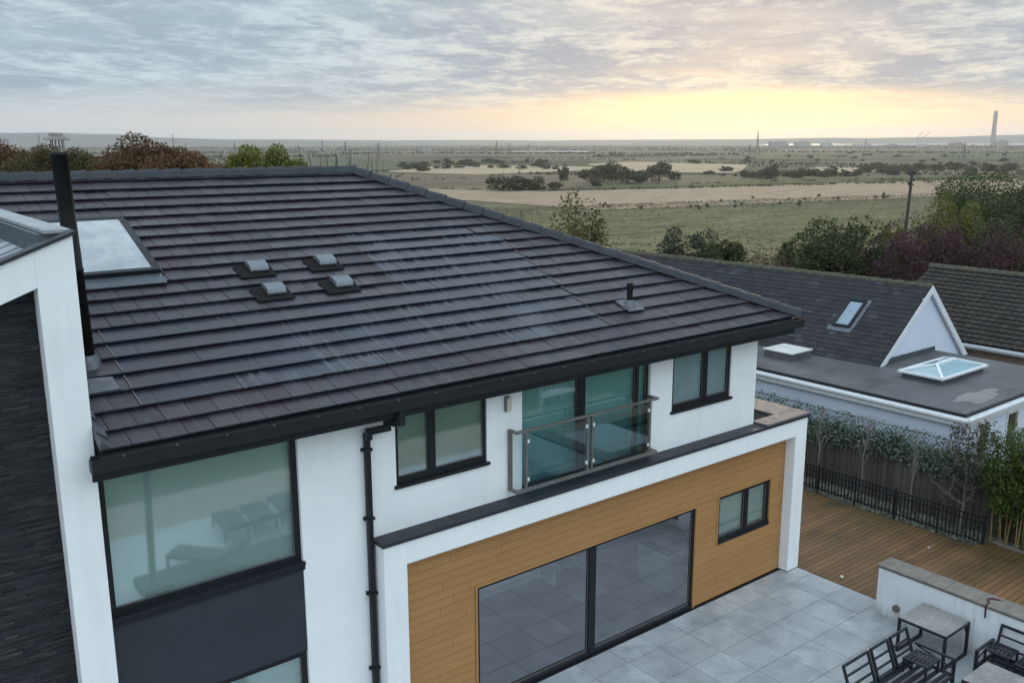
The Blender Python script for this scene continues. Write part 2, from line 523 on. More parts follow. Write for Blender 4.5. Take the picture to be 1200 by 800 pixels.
def clip_poly(poly, clip):
    """Sutherland-Hodgman, clip convex CCW"""
    out = poly
    for i in range(len(clip)):
        a = clip[i]; b = clip[(i + 1) % len(clip)]
        inp = out; out = []
        if not inp: return []
        def side(p): return (b[0] - a[0]) * (p[1] - a[1]) - (b[1] - a[1]) * (p[0] - a[0])
        for j in range(len(inp)):
            p = inp[j]; q = inp[(j + 1) % len(inp)]
            sp = side(p); sq = side(q)
            if sp >= 0: out.append(p)
            if (sp >= 0) != (sq >= 0):
                t = sp / (sp - sq)
                out.append((p[0] + (q[0] - p[0]) * t, p[1] + (q[1] - p[1]) * t))
    return out


def tile_slope(mb, P0, U, S, NN, clip, gauge, tw, lift, thick, gap=0.003, skip=None, u_range=None, rows=None, only=None, jit=0.002, seed=1, bond=0.5, wave=0):
    P0 = Vector(P0); U = Vector(U); S = Vector(S); NN = Vector(NN)
    rnd = random.Random(seed)
    umin = min(p[0] for p in clip); umax = max(p[0] for p in clip); smax = max(p[1] for p in clip)
    k = 0
    while k * gauge < smax - 0.02:
        if rows is not None and k not in rows:
            k += 1; continue
        s0 = k * gauge; s1 = s0 + gauge * 1.12
        off = (k * bond % 1.0) * tw
        i0 = math.floor((umin - off) / tw); i1 = math.ceil((umax - off) / tw)
        for i in range(i0, i1 + 1):
            a = off + i * tw + gap / 2; b = off + (i + 1) * tw - gap / 2
            if skip and skip((a + b) / 2, s0, k): continue
            rect = [(a, s0), (b, s0), (b, s1), (a, s1)]
            if only:
                rr = only(k)
                if rr is None: continue
                lo, hi = rr
                a2 = max(a, lo); b2 = min(b, hi)
                if b2 - a2 < 0.05: continue
                rect = [(a2, s0), (b2, s0), (b2, s1), (a2, s1)]
            poly = clip_poly(rect, clip)
            if len(poly) < 3: continue
            j = rnd.uniform(-jit, jit)
            tl = rnd.uniform(-jit, jit)
            def h(p): return lift * (1 - (p[1] - s0) / gauge) + 0.012 + j + tl * (p[0] - a) / tw
            top = [P0 + U * p[0] + S * p[1] + NN * h(p) for p in poly]
            bot = [P0 + U * p[0] + S * p[1] + NN * (h(p) - thick) for p in poly]
            m = len(poly)
            fs = [tuple(range(m)), tuple(range(2 * m - 1, m - 1, -1))] + [(q, q + m, (q + 1) % m + m, (q + 1) % m) for q in range(m)]
            mb.add(top + bot, fs)
        k += 1
    return mb


# ================================================================== MAIN HOUSE
house = empty('modern_house', (9, 11, 0), 'large white house with dark tiled hipped roof, golden cladding and black flue, filling the foreground', 'house')
YW = 11.38
PH = R(22)
Y0, Z0 = 10.85, 5.86
GA = 0.3762
SU = Vector((0, math.cos(PH), math.sin(PH)))
SN = Vector((0, -math.sin(PH), math.cos(PH)))
SR = 7.69                                    # slope length eave to ridge
XC, XR = 16.02, 9.78                         # hip corner / ridge end
YRI, ZRI = Y0 + SR * math.cos(PH), Z0 + SR * math.sin(PH)
XL = -5.0


def on_roof(x, s, h=0.0):
    return Vector((x, Y0, Z0)) + SU * s + SN * h


# --- roof
clipF = [(2.52, -0.02), (XC, -0.02), (XR, SR), (-4.9, SR), (-4.9, 4.2), (2.52, 4.2)]
clipF1 = [(2.52, -0.02), (XC, -0.02), (XC - (XC - XR) * 4.2 / SR, 4.2), (2.52, 4.2)]
clipF2 = [(-4.9, 4.2), (XC - (XC - XR) * 4.2 / SR, 4.2), (XR, SR), (-4.9, SR)]
PVR = 11.36


def pv_range(k):
    if 2 <= k <= 6: return (3.20, PVR)
    if 7 <= k <= 11: return (8.15, PVR)
    if k == 12: return (8.15, 10.9)
    return None


def in_pv(u, s, k):
    r = pv_range(k)
    return bool(r and r[0] - 0.02 < u < r[1] + 0.02)


sheath = MB()
sheath.add([on_roof(2.50, -0.03, -0.03), on_roof(XC, -0.03, -0.03), on_roof(XR, SR, -0.03), on_roof(-4.9, SR, -0.03), on_roof(-4.9, 4.0, -0.03), on_roof(2.5, 4.0, -0.03)], [(0, 1, 2, 3, 4, 5)])
YB = YRI + (YRI - Y0)
ce = (XC, YB, Z0)
sheath.add([(XC, Y0, Z0 - .03), ce, (XR, YRI, ZRI - .03)], [(0, 1, 2)])
sheath.add([(XC, YB, Z0 - .03), (-4.9, YB, Z0 - .03), (-4.9, YRI, ZRI - .03), (XR, YRI, ZRI - .03)], [(0, 1, 2, 3)])


def clip2(mb, **kw):
    # tile centres may straddle the two halves of the L-shaped front slope
    convex = [(2.52, -0.02), (XC, -0.02), (XR, SR), (2.52, SR)]
    tile_slope(mb, (0, Y0, Z0), (1, 0, 0), SU, SN, convex, GA, 0.335, 0.048, 0.030, **kw)
    left = [(-4.9, 4.2), (2.519, 4.2), (2.519, SR), (-4.9, SR)]
    if 'only' not in kw:
        tile_slope(mb, (0, Y0, Z0), (1, 0, 0), SU, SN, left, GA, 0.335, 0.048, 0.030, **kw)


tiles = MB()


def skip_front(u, s, k):
    if in_pv(u, s, k): return True
    return False


# tiles beside the array are cut to it: draw the rows in strips
def strip(k):
    return None


convex = [(2.52, 0.045), (XC - .04, 0.045), (XR, SR), (2.52, SR)]
for lo_hi in ('left', 'right'):
    def only(k, w=lo_hi):
        r = pv_range(k)
        if r is None: return (-9, 30) if w == 'left' else None
        return (-9, r[0] - 0.004) if w == 'left' else (r[1] + 0.012, 30)
    tile_slope(tiles, (0.19, Y0, Z0), (1, 0, 0), SU, SN, [(p[0] - 0.19, p[1]) for p in convex], GA, 0.335, 0.048, 0.030, gap=0.008,
               only=lambda k, o=only: (lambda r: None if r is None else (r[0] - 0.19, r[1] - 0.19))(o(k)), seed=3, jit=0.0025)
tile_slope(tiles, (0.19, Y0, Z0), (1, 0, 0), SU, SN, [(-5.09, 3.9), (2.329, 3.9), (2.329, SR), (-5.09, SR)], GA, 0.335, 0.048, 0.030, gap=0.008, seed=4)
# right (hidden) hip slope
rl = math.hypot(XC - XR, ZRI - Z0)
RS = Vector((-(XC - XR) / rl, 0, (ZRI - Z0) / rl)); RN = Vector(((ZRI - Z0) / rl, 0, (XC - XR) / rl))
tile_slope(tiles, (XC, Y0, Z0), (0, 1, 0), RS, RN, [(0, 0), (YB - Y0, 0), (YRI - Y0, rl)], GA, 0.335, 0.048, 0.030, seed=5)
roof = tiles.build('roof', M['tile'], house)
sheath.build('roof_underlay', M['underlay'], roof)
pv = MB()
tile_slope(pv, (0.35, Y0, Z0), (1, 0, 0), SU, SN, [(p[0] - 0.35, p[1]) for p in convex], GA, 1.115, 0.048, 0.024, gap=0.006,
           only=lambda k: (lambda r: None if r is None else (r[0] - 0.35, r[1] - 0.35))(pv_range(k)), seed=8, jit=0.002, bond=0.37)
pvo = pv.build('solar_tiles', M['pv'], roof)
pvo['label'] = 'glossy streaked solar tiles without joints'
trim = MB()
for k in range(2, 13):
    trim.bar(on_roof(PVR + 0.003, k * GA + 0.01, 0.064), on_roof(PVR + 0.003, (k + 1) * GA - 0.01, 0.024), 0.018, 0.014, up=SN)
trim.build('array_trim', M['steel'], roof)
trim = MB()
for k in range(2, 7):
    trim.bar(on_roof(3.194, k * GA + 0.01, 0.064), on_roof(3.194, (k + 1) * GA - 0.01, 0.024), 0.012, 0.012, up=SN)
trim.build('array_trim', M['steel'], roof)


def ridge_run(mb, a, b, seg=0.42, w=0.125, hgt=0.10):
    a = Vector(a); b = Vector(b); L = (b - a).length; d = (b - a) / L
    sx = d.cross(Vector((0, 0, 1))).normalized(); up = sx.cross(d).normalized()
    cnt = int(L / seg)
    for i in range(cnt):
        p = a + d * (i * L / cnt); q = a + d * ((i + 1) * L / cnt + 0.03)
        for (c, ex, e0) in ((p, 0.0, 0), (None, 0, 0)):
            if c is None: continue
            prof = [(-w, -0.05), (-w * 0.62, hgt * 0.55), (-0.03, hgt), (0.03, hgt), (w * 0.62, hgt * 0.55), (w, -0.05)]
            k1 = 1.0 + random.uniform(0, .02); k2 = 0.90
            A = [p + sx * x * k1 + up * (z * k1 + 0.018) for x, z in prof]
            B = [q + sx * x * k2 + up * (z * k2) for x, z in prof]
            nn = len(prof)
            mb.add(A + B, [(j, j + 1, j + 1 + nn, j + nn) for j in range(nn - 1)] + [tuple(range(nn)), tuple(range(2 * nn - 1, nn - 1, -1))])


rg = MB()
ridge_run(rg, (XC + 0.02, Y0 - 0.02, Z0 + 0.075), (XR, YRI, ZRI + 0.055))
ridge_run(rg, (XR + 0.08, YRI, ZRI + 0.055), (-4.9, YRI, ZRI + 0.055))
ridge_run(rg, (XC, YB, Z0 + 0.075), (XR, YRI, ZRI + 0.055))
rg.build('ridge_tiles', M['ridge'], roof)
clipm = MB()
clipm.bar((XC + 0.06, Y0 - 0.07, Z0 + 0.17), (XC + 0.18, Y0 - 0.2, Z0 + 0.13), 0.012)
clipm.bar((XC + 0.18, Y0 - 0.2, Z0 + 0.13), (XC + 0.18, Y0 - 0.2, Z0 + 0.18), 0.012)
clipm.build('hip_iron', M['steel'], roof)

# roof of the left wing: ridge end poking over its parapet
rg2 = MB()
ridge_run(rg2, (1.35, 16.9, 8.50), (0.7, 17.2, 8.62), seg=0.4, w=0.14, hgt=0.13)
rg2.build('ridge_end', M['ridge'], roof)

# --- gutter, fascia, soffit
g = MB()
gx0, gx1 = 2.38, 16.10
g.box(gx0, gx1, 10.762, 10.772, 5.685, 5.855)       # front lip
g.box(gx0, gx1 - 0.01, 10.772, 10.892, 5.685, 5.695)
g.box(gx0, gx0 + 0.008, 10.772, 10.892, 5.695, 5.84)
g.box(gx1, gx1 + 0.01, 10.762, YB + .1, 5.685, 5.855)
g.box(15.98, gx1, 10.90, YB + .1, 5.685, 5.695)
gut = g.build('gutter', M['black_metal'], house)
x = gx0 + 0.35
while x < gx1:
    sc = MB(); sc.box(x - 0.012, x + 0.012, 10.757, 10.764, 5.838, 5.858)
    sc.build('gutter_clip', M['brass'], gut)
    x += 0.62
f = MB()
f.box(gx0 + 0.02, 15.975, 10.892, 10.915, 5.55, 5.865)
f.box(15.955, 15.978, 10.916, YB, 5.55, 5.865)
f.build('fascia', M['black_metal'], house)
so = MB()
so.box(2.5, 15.95, 10.916, YW, 5.555, 5.575)
so.box(15.43, 15.95, YW, YB - .1, 5.555, 5.575)
so.build('soffit', M['black_metal'], house)


# --- walls with openings
def wall_xz(mb, x0, x1, z0, z1, y0, y1, holes):
    xs = sorted({x0, x1, *[h[0] for h in holes], *[h[1] for h in holes]})
    zs = sorted({z0, z1, *[h[2] for h in holes], *[h[3] for h in holes]})
    xs = [a for a in xs if x0 <= a <= x1]; zs = [a for a in zs if z0 <= a <= z1]
    # column-wise merging keeps the faces few
    for i in range(len(xs) - 1):
        cx = (xs[i] + xs[i + 1]) / 2
        run = None
        for j in range(len(zs) - 1):
            cz = (zs[j] + zs[j + 1]) / 2
            inside = any(h[0] < cx < h[1] and h[2] < cz < h[3] for h in holes)
            if not inside:
                if run is None: run = [zs[j], zs[j + 1]]
                else: run[1] = zs[j + 1]
            if inside or j == len(zs) - 2:
                if run: mb.box(xs[i], xs[i + 1], y0, y1, run[0], run[1])
                run = None


BW = (2.55, 5.17, 3.56, 5.50)          # big window opening x0 x1 z0 z1
LW = (2.55, 5.17, -0.20, 2.15)
W1 = (6.74, 8.45, 4.30, 5.50)
SD = (9.18, 12.25, 3.64, 5.50)
W2 = (12.86, 14.60, 4.32, 5.50)
PD = (8.165, 13.61, 0.0, 2.21)         # patio door
W3 = (14.32, 16.04, 1.24, 2.25)
wl = MB()
wall_xz(wl, 2.52, 15.43, 3.10, 5.554, YW, YW + 0.28, [(BW[0], BW[1], 3.0, BW[3]), W1, SD, W2])
wall_xz(wl, 2.52, 6.60, -0.4, 3.10, YW, YW + 0.28, [(BW[0], BW[1], 2.15, 9), LW])
wl.box(15.15, 15.43, YW + 0.28, YB - 0.5, 3.55, 5.554)
wl.box(2.52, 15.43, YB - 0.5, YB - .2, -0.4, 5.554)
wl.build('wall', M['render'], house)
pn = MB()
pn.box(2.551, 5.169, YW + 0.02, YW + 0.05, 2.151, 3.50)
pn.box(2.551, 5.169, YW + 0.045, YW + 0.2, 2.151, 3.56)
pn.build('spandrel_panel', M['panel'], house, bevel=0.004)
lg = MB()
lg.box(2.50, 5.19, YW - 0.035, YW + 0.05, 3.502, 3.558)
lg.box(2.50, 5.19, YW - 0.015, YW + 0.02, 3.43, 3.502)
lg.build('window_ledge', M['frame'], house, bevel=0.005)


def window(op, yglass, bars, fw=0.055, sill=True, name='window', glassm='glass', depth=0.07, inner='blind', ind=0.16, sillw=0.07, top=None, clip=None, pane_edge=True):
    """frame round an opening, mullions at `bars`, panes with slim sash edges, blind or room behind"""
    x0, x1, z0, z1 = op
    e = 0.003
    m = MB()
    y0 = yglass - depth / 2; y1 = yglass + depth / 2
    b = fw + (sillw if sill else 0)
    m.box(x0 + e, x0 + fw, y0, y1, z0 + b, z1 - fw)
    m.box(x1 - fw, x1 - e, y0, y1, z0 + b, z1 - fw)
    m.box(x0 + e, x1 - e, y0, y1, z1 - fw, z1 - e)
    m.box(x0 + e, x1 - e, y0, y1, z0 + e, z0 + b)
    for (a, w) in bars: m.box(a - w / 2, a + w / 2, y0 - 0.004, y1 - 0.004, z0 + b, z1 - fw)
    fr = m.build(name, M['frame'], house, bevel=0.004)
    edges = [x0 + fw] + [q for (a, w) in bars for q in (a - w / 2, a + w / 2)] + [x1 - fw]
    for i in range(0, len(edges), 2):
        p = MB(); p.box(edges[i] + 0.001, edges[i + 1] - 0.001, yglass - 0.012, yglass + 0.006, z0 + b, z1 - fw)
        p.build('pane', M[glassm], fr)
        if pane_edge:
            q = MB(); xa, xb, za, zb = edges[i], edges[i + 1], z0 + b, z1 - fw; t = 0.012
            q.box(xa + t, xb - t, yglass - 0.02, yglass - 0.013, za + .001, za + t)
            q.box(xb - t, xb - .001, yglass - 0.02, yglass - 0.013, za + .001, zb)
            q.build('glazing_bead', M['steel'], fr)
    if sill:
        s = MB(); s.box(x0 - 0.04, x1 + 0.04, YW - 0.045, y0, z0 - 0.03, z0 + 0.02)
        s.build('sill', M['frame'], fr, bevel=0.004)
    if inner:
        q = MB(); q.box(x0 + fw * .5, x1 - fw * .5, yglass + ind, yglass + ind + 0.01, z0 + 0.05, z1 - 0.02)
        q.build('blind', M[inner], fr)
    return fr


window(BW, YW + 0.09, [], 0.09, sill=False, ind=0.05, inner='blind')
window(LW, YW + 0.09, [], 0.09, sill=False, ind=0.05, inner='blind')
window(W1, YW + 0.06, [(7.40, 0.15)], 0.06, inner='dimroom', ind=0.05)  # sheet behind the panes carries the painted room tone
window(W2, YW + 0.06, [(13.84, 0.13)], 0.06, inner='obscure', ind=0.03, glassm='obglass')
# tall sliding doors onto the juliet balcony
sd = window(SD, YW + 0.09, [(10.56, 0.20), (11.95, 0.09)], 0.05, sill=False, name='sliding_door', inner='tealblind', ind=0.05, glassm='sdglass')
# cladding and portal
YF, YC = 11.07, 11.30
pf = MB()
pf.box(6.30, 6.70, YF, YW - 0.002, -0.05, 3.535)
pf.box(16.53, 16.93, YF, YC + 0.05, 0.012, 3.535)
pf.box(6.70, 16.53, YF, YC + 0.05, 3.165, 3.535)
pf.box(15.6, 16.93, YC + 0.05, 13.6, 2.4, 3.56)
pf.box(16.63, 16.93, YC + 0.06, 19, -0.05, 2.4)
pf.build('portal_frame', M['render'], house, bevel=0.006)
cp = MB()
cp.box(6.27, 16.97, YF - 0.03, YW - 0.003, 3.538, 3.60)
cp.build('parapet_cap', M['cap'], house, bevel=0.006)
cp = MB()
cp.box(15.46, 16.97, YF - 0.028, YF + 0.36, 3.602, 3.64)
cp.box(16.22, 16.97, YF + 0.364, 12.3, 3.602, 3.64)
cp.box(15.46, 16.97, 12.304, 13.6, 3.602, 3.64)
cp.build('terrace_slab', M['slab'], house, bevel=0.004)
cp = MB(); cp.box(15.44, 16.21, YW + 0.01, 12.3, 3.562, 3.585); cp.build('roof_drain_recess', M['void'], house)
cp = MB(); cp.box(16.525, 16.935, YF - 0.004, YC - 0.001, -0.002, 0.012); cp.build('column_foot', M['frame'], house)

cl = MB()
bh = 0.1475
holes = [(PD[0] - 0.05, PD[1] + 0.05, -1, PD[3] + 0.05), (W3[0] - 0.04, W3[1] + 0.04, W3[2] - 0.05, W3[3] + 0.05)]
zz = 0.03; row = 0
rj = random.Random(11)
while zz < 3.163:
    z1 = min(zz + bh - 0.006, 3.163)
    cuts = {zz, z1}
    for h in holes:
        for e in (h[2], h[3]):
            if zz < e < z1: cuts.add(e)
    cuts = sorted(cuts)
    joints = []
    xx = 6.70 + rj.uniform(0.6, 2.2)
    while xx < 16.5:
        joints.append(xx); xx += rj.uniform(1.6, 3.6)
    for a, b in zip(cuts[:-1], cuts[1:]):
        if b - a < 0.004: continue
        segs = [(6.702, 16.528)]
        for h in holes:
            if h[2] < (a + b) / 2 < h[3]:
                ns = []
                for s0, s1 in segs:
                    if h[1] <= s0 or h[0] >= s1: ns.append((s0, s1)); continue
                    if h[0] > s0: ns.append((s0, h[0]))
                    if h[1] < s1: ns.append((h[1], s1))
                segs = ns
        for s0, s1 in segs:
            pts = [s0] + [j for j in joints if s0 + 0.05 < j < s1 - 0.05] + [s1]
            for p, q in zip(pts[:-1], pts[1:]):
                cl.box(p + 0.0035, q - 0.0035, YC, YC + 0.02, a, b)
    zz += bh; row += 1
clo = cl.build('cladding', M['clad'], house)
bk = MB()
wall_xz(bk, 6.70, 16.53, -0.3, 3.16, YC + 0.022, YC + 0.25, [PD, W3])
bk.build('cladding_backing', M['void'], house)
tr = MB()
for (x0, x1, z0, z1, foot) in ((PD[0], PD[1], 0.0, PD[3], False), (W3[0], W3[1], W3[2], W3[3], True)):
    t = 0.045
    tr.box(x0 - t, x0 - .001, YC - 0.014, YC + 0.12, z0 - (t if foot else 0), z1 + t)
    tr.box(x1 + .001, x1 + t, YC - 0.014, YC + 0.12, z0 - (t if foot else 0), z1 + t)
    tr.box(x0 - .001, x1 + .001, YC - 0.014, YC + 0.12, z1 + .001, z1 + t)
tr.build('opening_trim', M['clad'], house)
ch = MB(); ch.box(6.7, 16.5, YC - 0.055, YC - 0.02, -0.02, 0.012); ch.build('drain_channel', M['frame'], house)


def door_or_window(op, bars, name, fw, glassm, foot, inner):
    x0, x1, z0, z1 = op; yg = YC + 0.07
    m = MB(); y0, y1 = yg - 0.045, yg + 0.045; e = 0.002
    m.box(x0 + e, x0 + fw, y0, y1, z0 + foot, z1 - fw)
    m.box(x1 - fw, x1 - e, y0, y1, z0 + foot, z1 - fw)
    m.box(x0 + e, x1 - e, y0, y1, z1 - fw, z1 - e)
    m.box(x0 + e, x1 - e, y0 - 0.03, y1, z0 + 0.014, z0 + foot)
    for a, w in bars: m.box(a - w / 2, a + w / 2, y0 - 0.01, y1, z0 + foot, z1 - fw)
    fr = m.build(name, M['frame'], house, bevel=0.004)
    edges = [x0 + fw] + [q for (a, w) in bars for q in (a - w / 2, a + w / 2)] + [x1 - fw]
    for i in range(0, len(edges), 2):
        p = MB(); p.box(edges[i] + .001, edges[i + 1] - .001, yg - 0.01, yg + 0.008, z0 + foot, z1 - fw)
        p.build('pane', M[glassm], fr)
        q = MB(); xa, xb, za, zb = edges[i], edges[i + 1], z0 + foot, z1 - fw; t = 0.014
        q.box(xa + .001, xb - t, yg - 0.02, yg - 0.011, za + .001, za + t)
        q.box(xb - t, xb - .001, yg - 0.02, yg - 0.011, za + .001, zb)
        q.build('glazing_bead', M['steel'], fr)
    if inner:
        q = MB(); q.box(x0 + .03, x1 - .03, yg + 0.04, yg + 0.05, z0 + .05, z1 - .03); q.build('blind', M[inner], fr)
    return fr


door_or_window(PD, [(10.80, 0.17)], 'patio_door', 0.06, 'glassdoor', 0.09, None)
w3 = door_or_window(W3, [(15.27, 0.11)], 'window', 0.075, 'glass', 0.10, 'blind')
sl = MB(); sl.box(W3[0] + .003, W3[1] - .003, YC - 0.03, YC + 0.024, W3[2] - 0.02, W3[2] + 0.03); sl.build('sill', M['frame'], w3)

# rooms behind the glass
rm = MB()
rm.box(6.7, 16.4, 14.3, 14.4, -0.2, 3.1); rm.box(2.6, 15.1, 14.6, 14.7, 3.3, 5.5)
rm.box(6.6, 6.7, YC + 0.26, 17, -0.2, 3.1)
rm.box(5.85, 5.95, YW + 0.29, 14.6, 3.35, 5.5); rm.box(8.75, 8.85, YW + 0.29, 14.6, 3.35, 5.5); rm.box(12.5, 12.6, YW + 0.29, 14.6, 3.35, 5.5)
rm.box(2.6, 15.1, YW + 0.29, 14.6, 5.45, 5.5); rm.box(6.7, 16.5, YC + 0.26, 17, 2.75, 2.85)
rm.build('interior_walls', M['interior'], house)
rm = MB(); rm.box(6.7, 16.5, YC + 0.26, 17, -0.1, 0.0); rm.box(2.6, 15.1, YW + 0.29, 14.6, 3.25, 3.34)
rm.build('interior_floor', M['interior_floor'], house)

# kitchen unit and low bench seen through the patio door
ku = empty('kitchen_unit', (14.3, 12.5, 0), 'white kitchen unit with a dark worktop, inside behind the right pane of the patio door', 'cabinet')
m = MB(); m.box(13.7, 15.0, 12.08, 12.95, 0.002, 0.86); m.build('cabinet', M['white_paint'], ku, bevel=.004)
m = MB(); m.box(13.68, 15.02, 12.06, 12.97, 0.862, 0.90); m.build('worktop', M['frame'], ku, bevel=.004)
lb = empty('low_bench', (12.6, 14.0, 0), 'low white bench inside the room, behind the left pane of the patio door', 'bench')
m = MB(); m.box(12.0, 13.1, 13.8, 14.2, 0.30, 0.36); m.build('seat', M['white_paint'], lb, bevel=.004)
m = MB(); m.box(12.0, 12.06, 13.8, 14.2, 0.002, 0.299); m.build('leg', M['white_paint'], lb)
m = MB(); m.box(13.04, 13.1, 13.8, 14.2, 0.002, 0.299); m.build('leg', M['white_paint'], lb)

# juliet balcony
YR = 11.17
bal = MB()
bal.box(8.87, 12.24, YR - 0.035, YR + 0.03, 4.745, 4.785)          # handrail
bal.box(8.87, 8.93, YR + 0.03, YW - 0.002, 4.745, 4.785)
bal.box(12.18, 12.24, YR + 0.03, YW - 0.002, 4.745, 4.785)
balo = bal.build('balustrade', M['steel'], house, bevel=0.004)
br = MB(); br.box(8.87, 12.24, YR - 0.03, YR + 0.03, 3.72, 3.765)
br.box(8.87, 8.93, YR + 0.03, YW - 0.002, 3.72, 3.765); br.box(12.18, 12.24, YR + 0.03, YW - 0.002, 3.72, 3.765)
br.build('bottom_rail', M['steel'], balo, bevel=0.004)
for xx in (9.10, 10.47, 10.58, 12.03):
    p = MB(); p.box(xx - 0.022, xx + 0.022, YR - 0.02, YR + 0.02, 3.766, 4.744); p.build('post', M['steel'], balo)
for xx in (8.90, 12.21):
    p = MB(); p.box(xx - 0.03, xx + 0.03, YW - 0.06, YW - 0.012, 3.766, 4.744); p.build('wall_post', M['steel'], balo)
for a, b in ((9.14, 10.44), (10.62, 11.99)):
    p = MB(); p.box(a, b, YR - 0.006, YR + 0.006, 3.83, 4.70); p.build('glass_panel', M['balglass'], balo)
for xx in (9.135, 10.445, 10.61, 11.995):
    for zz in (3.92, 4.58):
        cl2 = MB(); cl2.box(xx - 0.022, xx + 0.022, YR - 0.022, YR - 0.007, zz - 0.03, zz + 0.03)
        cl2.build('glass_clamp', M['white_paint'], balo)

# wall lamp by the balcony
lp = MB(); lp.box(8.80, 8.89, YW - 0.05, YW - 0.002, 5.10, 5.36); lpo = lp.build('wall_lamp', M['steel'], house, bevel=0.01)
lp = MB(); lp.box(8.815, 8.905, YW - 0.075, YW - 0.051, 5.11, 5.34); lp.build('lamp_cover', simple('cream_plastic', (0.55, 0.5, 0.4), None, 0.5), lpo, bevel=0.008)

# downpipe with swan neck
dp = MB()
dp.box(6.185, 6.265, YW - 0.105, YW - 0.025, -0.05, 5.18)
dp.box(6.18, 6.27, YW - 0.16, YW - 0.025, 5.181, 5.27)
dp.box(6.18, 6.565, YW - 0.20, YW - 0.11, 5.271, 5.36)
dp.box(6.475, 6.565, YW - 0.20, YW - 0.11, 5.361, 5.46)
dp.box(6.47, 6.565, YW - 0.42, YW - 0.13, 5.40, 5.49)
dp.box(6.47, 6.565, YW - 0.60, YW - 0.50, 5.45, 5.684)
dpo = dp.build('downpipe', M['black_metal'], house, bevel=0.006)
for zz in (5.02, 3.95, 2.75, 1.5):
    dp = MB(); dp.box(6.16, 6.29, YW - 0.12, YW - 0.003, zz - 0.02, zz + 0.02); dp.box(6.145, 6.16, YW - 0.06, YW - 0.003, zz - 0.025, zz + 0.025)
    dp.build('pipe_clip', M['black_metal'], dpo)

# --- roof light
sx0, sx1, ss0, ss1 = 3.02, 4.47, 3.97, 5.88


def rbox(mb, x0, x1, s0, s1, h0, h1):
    return mb.hexa([on_roof(x0, s0, h0), on_roof(x1, s0, h0), on_roof(x1, s1, h0), on_roof(x0, s1, h0)],
                   [on_roof(x0, s0, h1), on_roof(x1, s0, h1), on_roof(x1, s1, h1), on_roof(x0, s1, h1)])


m = MB(); fw = 0.09
rbox(m, sx0, sx1, ss0, ss0 + fw, 0, 0.15); rbox(m, sx0, sx1, ss1 - fw, ss1, 0, 0.15)
rbox(m, sx0, sx0 + fw, ss0 + fw, ss1 - fw, 0, 0.15); rbox(m, sx1 - fw, sx1, ss0 + fw, ss1 - fw, 0, 0.15)
rbox(m, sx1 + 0.03, sx1 + 0.06, ss0 - .02, ss1, 0, 0.085)
rl_o = m.build('rooflight', M['black_metal'], house, bevel=0.006)
m = MB(); rbox(m, sx0 + fw, sx1 - fw, ss0 + fw, ss1 - fw, 0.10, 0.13); m.build('pane', M['mist'], rl_o)
m = MB(); rbox(m, 2.6, sx1 + 0.02, ss0 - 0.29, ss0 - 0.003, 0.055, 0.075); m.build('apron_flashing', M['leadd'], rl_o)

# --- four roof vents
for (vx, vs) in ((5.95, 3.66), (7.19, 3.66), (5.92, 2.90), (7.12, 2.90)):
    m = MB()
    rbox(m, vx - 0.31, vx + 0.31, vs - 0.06, vs + 0.36, 0.045, 0.066)
    vo = m.build('roof_vent', M['ventflash'], house, bevel=0.01)
    m = MB(); a = 0.16
    cx = vx + 0.06; s0 = vs + 0.08
    pro = [(0.0, 0.07), (0.0, 0.10), (0.05, 0.16), (0.20, 0.175), (0.29, 0.135), (0.30, 0.07)]
    m.prism([on_roof(cx - a, s0 + q, h) for q, h in pro], Vector((2 * a, 0, 0)))
    m.build('vent_cowl', M['vent'], vo, bevel=0.025)
# --- soil vent pipe
b = on_roof(12.29, 1.25)
m = MB(); m.lathe((b.x, b.y, b.z - 0.05), [(0.056, 0), (0.056, 0.40), (0.066, 0.40), (0.066, 0.52), (0.045, 0.52), (0.045, 0.44)], 20)
po = m.build('vent_pipe', M['flue'], house, smooth=False)
m = MB(); rbox(m, 12.29 - 0.22, 12.29 + 0.2, 1.05, 1.46, 0.058, 0.072); m.lathe((b.x, b.y, b.z + 0.02), [(0.13, 0), (0.075, 0.13), (0.06, 0.14)], 18)
m.build('lead_slate', M['lead'], po)

# --- black flue
fb = Vector((2.865, 12.574, 6.45))
m = MB(); r = 0.098
m.lathe(fb, [(r, 0), (r, 1.35), (r + .006, 1.352), (r + .006, 1.39), (r, 1.392), (r, 2.78), (r + .014, 2.785), (r + .014, 2.83), (0.085, 2.83)], 28)
fo = m.build('flue', M['flue'], house)
fo.data.polygons.foreach_set('use_smooth', [len(p.vertices) == 4 for p in fo.data.polygons])
m = MB()
for k in range(12):
    a = 2 * math.pi * k / 12
    m.bar((fb.x + .075 * math.cos(a), fb.y + .075 * math.sin(a), fb.z + 2.83), (fb.x + .075 * math.cos(a), fb.y + .075 * math.sin(a), fb.z + 2.98), 0.008)
m.lathe(fb, [(0.079, 2.895), (0.084, 2.895), (0.084, 2.905), (0.079, 2.905)], 24)
m.build('cowl_cage', M['steel'], fo)
m = MB(); m.lathe(fb, [(0.075, 2.975), (0.158, 2.98), (0.15, 3.0), (0.09, 3.03), (0.082, 3.06), (0.02, 3.065)], 28)
m.build('cowl_cap', M['steel'], fo)
m = MB()
m.lathe((fb.x, fb.y, fb.z), [(0.19, 0.02), (0.15, 0.16), (0.11, 0.24), (0.1, 0.25)], 20)
m.hexa([on_roof(2.53, 1.15, .052), on_roof(3.06, 1.15, .056), on_roof(3.04, 1.45, .05), on_roof(2.53, 1.5, .05)],
       [on_roof(2.53, 1.15, .066), on_roof(3.06, 1.15, .07), on_roof(3.04, 1.45, .064), on_roof(2.53, 1.5, .064)])
m.build('lead_collar', M['lead'], fo)
m = MB()
